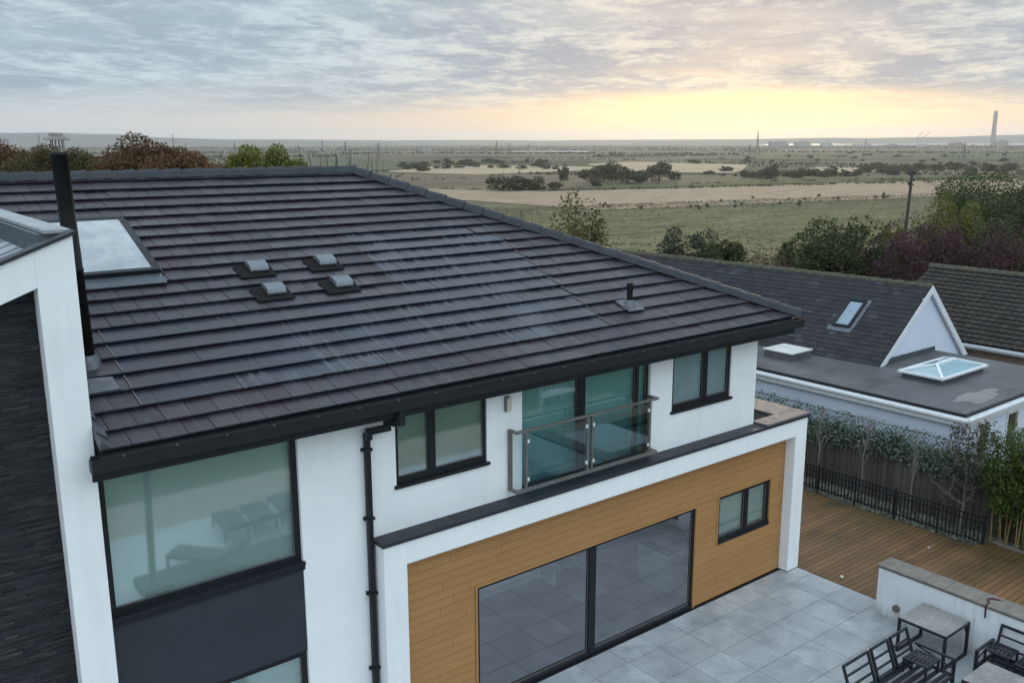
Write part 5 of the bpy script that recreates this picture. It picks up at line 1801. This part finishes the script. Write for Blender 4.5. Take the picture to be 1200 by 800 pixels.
lv = [0, 9, 17, 24, 30, 35, 40, 45, 50]
for a, b in zip(lv[:-1], lv[1:]):
    wa, wb = half(a), half(b)
    ca = [(-wa, -wa, a), (wa, -wa, a), (wa, wa, a), (-wa, wa, a)]; cb = [(-wb, -wb, b), (wb, -wb, b), (wb, wb, b), (-wb, wb, b)]
    for k in range(4):
        py_m.bar(ca[k], cb[k], .42); py_m.bar(ca[k], cb[(k + 1) % 4], .26); py_m.bar(ca[(k + 1) % 4], cb[k], .26); py_m.bar(cb[k], cb[(k + 1) % 4], .26)
for z, w in ((30, 8.0), (37, 9.5), (44, 7)):
    for s in (-1, 1):
        py_m.bar((s * half(z), -.5, z), (s * w, 0, z + .6), .34); py_m.bar((s * half(z), .5, z), (s * w, 0, z + .6), .34); py_m.bar((s * half(z + 2), 0, z + 2.6), (s * w, 0, z + .6), .3)
        py_m.bar((s * w, 0, z + .6), (s * w, 0, z - 1.8), .3)
pyl = py_m.build('pylon', steel_far, loc=(0, 0, 0), recalc=False)
pyls = [(581.7, 183, 166, 'tall lattice pylon straight above the small dark clump of trees'), (887, 183, 156, 'tall lattice pylon rising into the yellow sky under the sun'), (878, 185, 169, 'shorter pylon just left of the tall one under the sun'),
        (1129, 188.5, 168, 'lattice pylon on the right marsh left of the power station chimney'), (204, 180, 158, 'lattice pylon on the left plain above the rust-brown tree'), (47, 179, 158, 'lattice pylon left of the flue at the left edge'),
        (276, 186, 168, 'lattice pylon above the yellow-green tree'), (405, 187, 167, 'lattice pylon above the end of the ridge'), (378, 178, 165, 'lattice pylon above the bare stems behind the ridge'), (444, 188, 168, 'pylon just right of the ridge end'),
        (597, 183, 168, 'smaller pylon right of the central one'), (619, 185, 169, 'pylon second to the right of the central one'), (218, 181, 168, 'small pylon just right of the tall left one'), (302 + 800 - 200, 176, 165, 'tiny far pylon right of the sunlit pylon'), (1014, 176, 164, 'tiny far pylon above the warehouses')]
for i, (px, yb, yt, lab) in enumerate(pyls):
    base = on_z(px, yb, PLAIN); d = (base - EYE).dot(FH)
    o = pyl if i == 0 else pyl.copy()
    if i: COL.objects.link(o)
    s = (yb - yt) * d / FPX / 50
    o.location = base; o.scale = (s, s, s); o.rotation_euler.z = .6 + i * .17
    tag(o, lab, 'pylon', 'pylons crossing the marsh')

# ---- power station chimney, sheds, cranes
conc = simple('far_concrete', (.20, .19, .185), (.24, .22, .21), .8, .02)
b = on_z(1163, 171, PLAIN); d = (b - EYE).dot(FH); h = 39 * d / FPX; r = 2.5 * d / FPX
m = MB(); m.lathe(b, [(r * 1.15, 0), (r * .95, h * .5), (r * .88, h * .93), (r * .7, h * .932), (r * .7, h), (r * .3, h)], 20)
tag(m.build('power_station_chimney', conc, loc=b), 'tall pale power station chimney on the right horizon', 'chimney')
shed = [simple('pale_shed', (.30, .30, .30), None, .7, .02), simple('grey_shed', (.17, .175, .185), None, .7, .02), simple('brown_shed', (.20, .17, .15), None, .7, .02)]
rs = random.Random(14)
specs = [(912, 172, 20, 6.5, 1, 'wide grey shed under the glow, leftmost of the large sheds'), (940, 172, 16, 6.5, 1, 'second large grey shed, right of the widest one'), (968, 172.5, 12, 6.5, 0, 'bright white shed right of the two large grey sheds'),
         (1045, 173, 12, 4, 1, 'low grey shed midway to the power station chimney'), (1120, 172, 14, 5, 2, 'brown boiler house left of the power station chimney'), (1172, 171.5, 14, 7, 2, 'dark block at the foot of the power station chimney'),
         (1010, 171.5, 18, 3.5, 0, 'low pale shed right of the bright white one'), (1080, 172.5, 10, 3.5, 0, 'small pale shed right of the low grey one'), (568, 179, 8, 6, 2, 'brown building left of the central pylon'), (500, 177, 10, 3, 0, 'small white building on the left of the plain'),
         (150, 184, 8, 3, 0, 'white house between the rounded trees on the left plain'), (287, 184, 7, 3, 0, 'white house above the yellow-green tree')]
for (px, py, w, h, mi, lab) in specs:
    b = on_z(px, py, PLAIN); d = (b - EYE).dot(FH); W = w * d / FPX / 2; Ht = h * d / FPX; D = W * .6
    m = MB()
    ux, uy = RH, FH
    P = lambda a, c, z: (b.x + ux.x * a + uy.x * c, b.y + ux.y * a + uy.y * c, PLAIN + z)
    pts = [P(-W, -D, 0), P(W, -D, 0), P(W, -D, Ht * .8), P(0, -D, Ht), P(-W, -D, Ht * .8)]
    m.prism(pts, (uy.x * 2 * D, uy.y * 2 * D, 0))
    tag(m.build('warehouse', shed[mi], loc=(b.x, b.y, PLAIN)), lab, 'building', 'sheds and buildings far across the marsh')
for (px, lab) in ((1077, 'left of the two dock cranes on the right horizon'), (1085, 'right of the two dock cranes on the right horizon')):
    b = on_z(px, 170, PLAIN); d = (b - EYE).dot(FH); s = d / FPX; m = MB()
    for q in (-1.5, 1.5): m.bar(b + RH * q * s, b + RH * q * s + Vector((0, 0, 9 * s)), .5 * s)
    m.bar(b + Vector((0, 0, 9 * s)) - RH * 3 * s, b + Vector((0, 0, 14.5 * s)) + RH * 3.5 * s, .5 * s); m.bar(b + Vector((0, 0, 6 * s)) - RH * 1.5 * s, b + Vector((0, 0, 6 * s)) + RH * 1.5 * s, .5 * s)
    tag(m.build('dock_crane', conc, loc=b, recalc=False), lab, 'crane', 'dock cranes on the horizon')

# ---- far hills
hm = field_mat('hill_cover', (.05, .05, .04), (.07, .07, .055), (.10, .095, .075), .0008, .002)


def hills(name, dist, pix):
    v = []; f = []
    base_z = PLAIN - 2; k = len(pix)
    for (px, py) in pix:
        p = at_dist(px, py, dist); fw_ = Vector((p.x, p.y, 0)).normalized()
        H0 = p.z
        for (dd, hh) in ((-.06, base_z), (-.03, base_z + (H0 - base_z) * .55), (0, H0), (.06, base_z)):
            q = p + fw_ * dist * dd
            v.append((q.x, q.y, hh))
    for i in range(k - 1):
        for j in range(3): f.append((i * 4 + j, (i + 1) * 4 + j, (i + 1) * 4 + j + 1, i * 4 + j + 1))
    m = MB(); m.add(v, f)
    return tag(m.build(name, hm, recalc=False, smooth=True), kind='structure')


hills('hills', 16000, [(-80, 157), (-30, 155.5), (20, 156), (60, 155.2), (100, 157), (140, 157.5), (165, 160), (195, 161.5), (230, 162.5), (300, 164.3), (380, 165.3), (460, 166.5)])
hills('hills', 15000, [(740, 166.5), (800, 164.5), (860, 163.5), (920, 162.5), (970, 161.5), (1020, 162), (1070, 160.8), (1120, 160.5), (1160, 158.8), (1200, 157.8), (1260, 157)])
hills('hills', 18500, [(200, 163.6), (330, 163.4), (450, 164.6), (560, 164.2), (640, 164.8), (720, 164), (800, 163.6), (900, 163.2)])

# ================================================================== MIDDLE DISTANCE TREES
def place(px, ytop, wpx, dist):
    p = at_dist(px, ytop, dist); g = ground_z(p.x, p.y)
    return Vector((p.x, p.y, g)), wpx * dist / FPX, p.z - g


treespec = [
    (10, 171, 95, 80, 'leaf_brown', 'brown autumn tree at the left edge behind the ridge', .25), (46, 184, 70, 74, 'leaf_olive', 'olive-green tree just left of the flue', .2), (92, 182, 62, 78, 'leaf_olive', 'olive-brown tree just right of the flue', .2),
    (172, 168.5, 92, 70, 'leaf_brown', 'tallest brown-olive rounded tree behind the ridge', .2), (232, 188, 84, 66, 'leaf_rust', 'rust-brown spreading tree left of the yellow-green one', .15), (130, 190, 60, 72, 'leaf_olive', 'dull green tree low between the flue and the tallest tree', .15), (196, 190, 70, 64, 'leaf_brown', 'low brown tree in front of the tallest one behind the ridge', .15),
    (292, 181.5, 48, 60, 'leaf_lime', 'yellow-green tree behind the ridge, its left crown', .15), (326, 183, 50, 61, 'leaf_lime', 'yellow-green tree behind the ridge, its right crown beside the bare stems', .15)]
for i, (px, yt, w, dist, lm, lab, cb) in enumerate(treespec):
    loc, W, H = place(px, yt, w, dist)
    leafy_tree('autumn_tree', loc, W * 1.2, H, lab, lm, 200 + i, leaf=.115, per=650, ncl=95, crown_base=max(.25, 1 - 6.5 / H), cs=.27)
# bare stems
loc, W, H = place(384, 180, 60, 58); HB = H
rng = np.random.default_rng(301)
t = empty('bare_shrub', (0, 0, 0), 'bare upright stems behind the ridge, right of the yellow-green tree', 'shrub')
mb = MB()
for k in range(26):
    a = rng.normal() * W * .28; b_ = rng.normal() * .6; h = H * rng.uniform(.8, 1.05)
    mb.tube([(a * .6, b_ * .6, 0), (a * .85, b_, h * .6), (a * 1.15 + rng.normal() * .1, b_, h)], [.06, .045, .016], 4)
    for j in range(3):
        q = h * rng.uniform(.6, .95); mb.tube([(a * .9, b_, q), (a * .9 + rng.normal() * .3, b_ + rng.normal() * .3, q + rng.uniform(.2, .5))], [.018, .006], 3)
mb.build('stems', M['bark'], t, recalc=False); t.location = loc; t.rotation_euler.z = -YAW
loc, W, H = place(432, 188, 26, 62)
t2 = copy_tree(t, loc=loc, scale=(.4, .5, 1.0)); t2['label'] = 'thin sprigs of bare stems just past the end of the ridge'

# bush in the field right of the hip, thin leaves
loc, W, H = place(676, 235, 62, 44)
leafy_tree('bush', loc, W * 1.15, H, 'yellow-brown half-bare bush standing alone in front of the pasture, beyond the roof hip', 'leaf_drybrown', 310, leaf=.10, per=80, ncl=90, crown_base=.1, cs=.28, cat='bush', open_=.5)
loc, W, H = place(596, 240, 16, 50)
t3 = copy_tree(t, loc=loc, scale=(.5, .4, H / HB * .93)); t3['label'] = 'thin bare twigs sticking up behind the roof hip, left of the lone bush'

# hedge, bushes and trees beyond the bungalow
bushes = [
    ('hedge_bush', 805, 272, 62, 60, 'leaf_grey', 'low grey-green bush behind the slate ridge at its left end', 'bush'),
    ('hedge_bush', 848, 287, 50, 56, 'leaf_green', 'low dark bush behind the slate ridge, right of the grey-green one', 'bush'),
    ('hedge_bush', 992, 261, 98, 54, 'leaf_green', 'large rounded dark green bush above the slate ridge', 'bush'),
    ('hedge_bush', 924, 288, 22, 60, 'leaf_midgreen', 'small pale green bush between the dry grass and the large round bush', 'bush'),
    ('purple_shrub', 1044, 277, 84, 52, 'leaf_purple', 'low purple shrub right of the large round green bush', 'shrub'),
    ('purple_shrub', 1098, 256, 112, 60, 'leaf_purple', 'tall purple-red shrub behind the utility pole', 'shrub'),
    ('purple_shrub', 1150, 262, 96, 56, 'leaf_purple', 'dense purple shrub above the brown-tiled roof', 'shrub'),
    ('hedge_tree', 1160, 206, 96, 78, 'leaf_midgreen', 'tall dark green tree at the right edge', 'tree'),
    ('hedge_tree', 1200, 226, 70, 70, 'leaf_green', 'dark green tree cut by the right edge, below the tall one', 'tree'),
    ('hedge_tree', 1188, 262, 70, 66, 'leaf_midgreen', 'mid green bush at the right edge above the brown roof', 'tree'),
    ('yellow_shrub', 1100, 232, 42, 74, 'leaf_yellow', 'yellow-leaved shrub right of the utility pole', 'shrub'),
    ('yellow_shrub', 1136, 246, 50, 72, 'leaf_lime', 'yellow-green shrub in front of the tall green tree', 'shrub'),
    ('yellow_shrub', 1046, 268, 26, 68, 'leaf_yellow', 'small yellowish shrub left of the utility pole foot', 'shrub'),
]
for i, (nm, px, yt, w, dist, lm, lab, cat) in enumerate(bushes):
    loc, W, H = place(px, yt, w, dist)
    thin = lm in ('leaf_yellow', 'leaf_purple')
    leafy_tree(nm, loc, W * (1.08 if lm == 'leaf_purple' else 1.2), H, lab, lm, 400 + i, leaf=.105 if not thin else .08, per=330 if not thin else 260, ncl=70, crown_base=.0 if H < 9 else .1, cs=.23, cat=cat, shell=not thin)
# dead brown reeds behind the slate ridge
rng = np.random.default_rng(9); P = []
for k in range(6000):
    q = at_dist(rng.uniform(858, 975), 300, 58 + rng.normal() * 2); g = ground_z(q.x, q.y)
    P.append(np.array([q.x, q.y, g + rng.uniform(.2, 1) * (4.2 + .4 * math.sin(q.x * 2) + .3 * rng.normal())]))
v, f = leaves_mesh(np.array(P), .06, rng=rng, aspect=6, droop=0)
tag(mesh_np('dry_bracken', v, f, leaf_mat('bracken', [(.07, .045, .03), (.13, .09, .06), (.17, .12, .09)])), 'brown dead bracken behind the slate ridge', 'bracken', kind='stuff')

# utility pole
pt = at_dist(1069, 203, 74); g = ground_z(pt.x, pt.y)
up = empty('utility_pole', (pt.x, pt.y, g), 'wooden utility pole with small insulators standing among the purple shrubs', 'pole')
m = MB(); m.tube([(pt.x - .25, pt.y + .2, g), (pt.x, pt.y, pt.z)], [.16, .11], 10); m.build('pole', M['bark'], up)
m = MB(); m.bar(Vector((pt.x, pt.y, pt.z - .12)) - RH * .28, Vector((pt.x, pt.y, pt.z - .12)) + RH * .28, .1)
m.bar(Vector((pt.x, pt.y, pt.z - .9)) - RH * .25, Vector((pt.x, pt.y, pt.z - .9)) + RH * .2, .1)
m.build('crossarm', M['bark'], up)
m = MB()
for k, q in ((-.28, .0), (.0, .05), (.26, .0), (-.2, -.8), (.2, -.5)): 
    c = Vector((pt.x, pt.y, pt.z + q)) + RH * k; m.lathe((c.x, c.y, c.z - .08), [(.05, 0), (.075, .06), (.05, .1), (.07, .15), (.03, .2)], 8)
m.build('insulators', M['black_metal'], up)
pe = at_dist(1215, 232, 70)
m = MB()
for q in (-.2, .2):
    a = Vector((pt.x, pt.y, pt.z - .05)) + RH * q; m.tube([a.lerp(pe, k / 8) - Vector((0, 0, .9 * math.sin(math.pi * k / 8))) for k in range(9)], .012, 4)
tag(m.build('overhead_wire', M['black_metal'], loc=pt, recalc=False), 'thin overhead wires sagging from the utility pole to the right', 'wire')

# ================================================================== HAZE
HAZE = 4.0e-5
m = MB(); m.box(-24000, 30000, -3000, 32000, PLAIN - 3.5, 330)
nh = bpy.data.materials.new('haze_air'); nh.use_nodes = True
nt = nh.node_tree; nt.nodes.remove(nt.nodes['Principled BSDF'])
pvv = nt.nodes.new('ShaderNodeVolumePrincipled'); pvv.inputs['Density'].default_value = HAZE
pvv.inputs['Color'].default_value = (.94, .95, .99, 1); pvv.inputs['Anisotropy'].default_value = .6
nt.links.new(pvv.outputs[0], nt.nodes['Material Output'].inputs['Volume'])
hz = tag(m.build('haze', nh), kind='stuff')
hz['label'] = 'thin pale haze over the marsh'; hz['category'] = 'haze'
nh.cycles.homogeneous_volume = True

# ================================================================== SKY AND SUN
SAZ = YAW + math.atan((862 - 600) / FPX)
SEL = R(3.0)
sund = Vector((math.sin(SAZ) * math.cos(SEL), math.cos(SAZ) * math.cos(SEL), math.sin(SEL)))
w = bpy.data.worlds.new('World'); scene.world = w; w.use_nodes = True
class WN(N):
    def __init__(s):
        s.t = w.node_tree; s.n = s.t.nodes; s.l = s.t.links
        s.bg = s.n['Background']
n = WN()
sky = n.new('ShaderNodeTexSky'); sky.sky_type = 'NISHITA'; sky.sun_disc = False
sky.sun_elevation = SEL; sky.sun_rotation = SAZ; sky.altitude = 60; sky.air_density = 1.2; sky.dust_density = 2.0; sky.ozone_density = 1.2
tc = n.new('ShaderNodeTexCoord'); D = tc.outputs['Generated']
nv = n.new('ShaderNodeVectorMath'); nv.operation = 'NORMALIZE'; n.l.new(D, nv.inputs[0]); D = nv.outputs[0]
sp = n.new('ShaderNodeSeparateXYZ'); n.l.new(D, sp.inputs[0])
z = sp.outputs[2]
zz = n.math('MAXIMUM', z, 0.0)
den = n.math('ADD', zz, 0.075)
cb = n.new('ShaderNodeCombineXYZ')
n.l.new(n.math('DIVIDE', sp.outputs[0], den), cb.inputs[0]); n.l.new(n.math('DIVIDE', sp.outputs[1], den), cb.inputs[1])
mp = n.new('ShaderNodeMapping'); n.l.new(cb.outputs[0], mp.inputs[0]); mp.inputs['Rotation'].default_value = (0, 0, YAW + R(12))
CP = mp.outputs[0]


def wn_noise(scale, detail, rough, sc=(1, 1, 1), loc=(0, 0, 0), dist=0):
    m_ = n.new('ShaderNodeMapping'); n.l.new(CP, m_.inputs[0]); m_.inputs['Scale'].default_value = sc; m_.inputs['Location'].default_value = loc
    return n.noise(m_.outputs[0], scale, detail, rough, dist)


cover = wn_noise(.30, 5, .55, (1, 1.4, 1), (2.3, 1.1, 0))
mack = wn_noise(2.5, 8, .64, (1.1, .85, 1), (0, 0, 0), .3)
fine = wn_noise(11.0, 5, .65, (1.1, .8, 1), (7, 3, 0), .1)
# direction to the sun
dt = n.new('ShaderNodeVectorMath'); dt.operation = 'DOT_PRODUCT'; n.l.new(D, dt.inputs[0]); dt.inputs[1].default_value = sund
sdot = dt.outputs['Value']
near = n.math('POWER', n.math('MAXIMUM', sdot, 0.0), 26)       # broad warm zone
near2 = n.math('POWER', n.math('MAXIMUM', sdot, 0.0), 11)
vnear = n.math('POWER', n.math('MAXIMUM', sdot, 0.0), 90)
# clear sky behind the cloud
elev = n.mr(z, 0.0, 0.16, 0, 1)
horiz = n.mix(near2, (0.60, 0.655, 0.69), (1.02, 0.70, 0.38))
horiz = n.mix(vnear, horiz, (1.40, 1.02, .47))
upper = n.mix(near, (0.34, 0.53, 0.64), (0.72, 0.70, 0.64))
clear = n.mix(n.mr(elev, .12, .62, 0, 1, True), horiz, upper)
nis = n.new('ShaderNodeVectorMath'); nis.operation = 'SCALE'; n.l.new(sky.outputs[0], nis.inputs[0]); nis.inputs['Scale'].default_value = 0.10
clear = n.mix(0.12, clear, nis.outputs[0], 'ADD')
# clouds: grey-blue bodies with bright rims
body = n.math('ADD', n.math('MULTIPLY', mack, .7), n.math('MULTIPLY', fine, .3))
lown = n.math('MULTIPLY', near, n.mr(z, .05, .11, 1, .35, True))
cl_shadow = n.mix(near, (0.33, 0.42, 0.51), (0.49, 0.46, 0.48))
cl_light = n.mix(near, (0.60, 0.71, 0.77), (0.90, 0.81, 0.71))
cl_light = n.mix(n.math('MULTIPLY', lown, .8), cl_light, (1.1, 0.93, 0.66))
big_ = wn_noise(.8, 3, .5, (1, .8, 1), (9, 2, 0))
body = n.math('ADD', body, n.math('MULTIPLY', n.math('SUBTRACT', big_, .5), .35))
cloudc = n.mix(n.mr(body, .40, .64, 0, 1, True), cl_shadow, cl_light)
amount = n.math('ADD', n.math('MULTIPLY', cover, 1.0), n.math('MULTIPLY', body, .45))
mask = n.mr(amount, .50, .74, .30, .97, True)
# the deck ends short of the horizon
edge_n = wn_noise(.5, 4, .6, (.35, 1, 1), (5, 5, 0))
low = n.math('ADD', z, n.math('MULTIPLY', n.math('SUBTRACT', edge_n, .5), .035))
mask = n.math('MULTIPLY', mask, n.mr(low, 0.012, 0.060, 0, 1, True))
skyc = n.mix(mask, clear, cloudc)
# thin bright streaks under the deck
gl = n.math('MULTIPLY', n.math('POWER', n.math('MAXIMUM', sdot, 0.0), 60), n.mr(n.math('ABSOLUTE', n.math('SUBTRACT', low, .030)), 0, .030, 1, 0, True))
skyc = n.mix(gl, skyc, (1.65, 1.20, .56), 'MIX')
# brighter dome overhead and behind (gain added out of view to light the white walls)
dz = n.mr(z, .15, .60, 1.0, 1.85, True)
hd = n.new('ShaderNodeVectorMath'); hd.operation = 'DOT_PRODUCT'; n.l.new(D, hd.inputs[0]); hd.inputs[1].default_value = (FH.x, FH.y, 0)
db = n.mr(hd.outputs['Value'], -.1, .75, 1.8, 1.0, True)
gain = n.math('MULTIPLY', dz, db)
sc_ = n.new('ShaderNodeVectorMath'); sc_.operation = 'SCALE'; n.l.new(skyc, sc_.inputs[0]); n.l.new(gain, sc_.inputs['Scale'])
blue = n.mix(n.mr(gain, 1.0, 2.0, 0, 1), (1, 1, 1), (1.01, .975, .965), 'MIX')
skyf = n.mix(1.0, sc_.outputs[0], blue, 'MULTIPLY')
up10 = n.new('ShaderNodeVectorMath'); up10.operation = 'SCALE'; n.l.new(skyf, up10.inputs[0]); up10.inputs['Scale'].default_value = 10.0
n.l.new(up10.outputs[0], n.bg.inputs['Color'])
n.bg.inputs['Strength'].default_value = 0.1

sl = bpy.data.lights.new('sun', 'SUN'); sl.energy = 1.0; sl.angle = R(12); sl.color = (1.0, .80, .52)
so_ = bpy.data.objects.new('sun', sl); COL.objects.link(so_)
so_.rotation_euler = (-sund).to_track_quat('-Z', 'Y').to_euler()
so_.location = (0, 0, 60)

# ================================================================== RENDER SETTINGS
scene.view_settings.view_transform = 'Standard'
scene.view_settings.look = 'None'
scene.view_settings.exposure = 0
scene.view_settings.gamma = 1
scene.view_settings.use_curve_mapping = False
scene.render.engine = 'CYCLES'
scene.cycles.max_bounces = 8
scene.cycles.diffuse_bounces = 3
scene.cycles.glossy_bounces = 4
scene.cycles.transparent_max_bounces = 16
scene.cycles.volume_bounces = 2
scene.cycles.use_denoising = True
scene.cycles.sample_clamp_indirect = 8
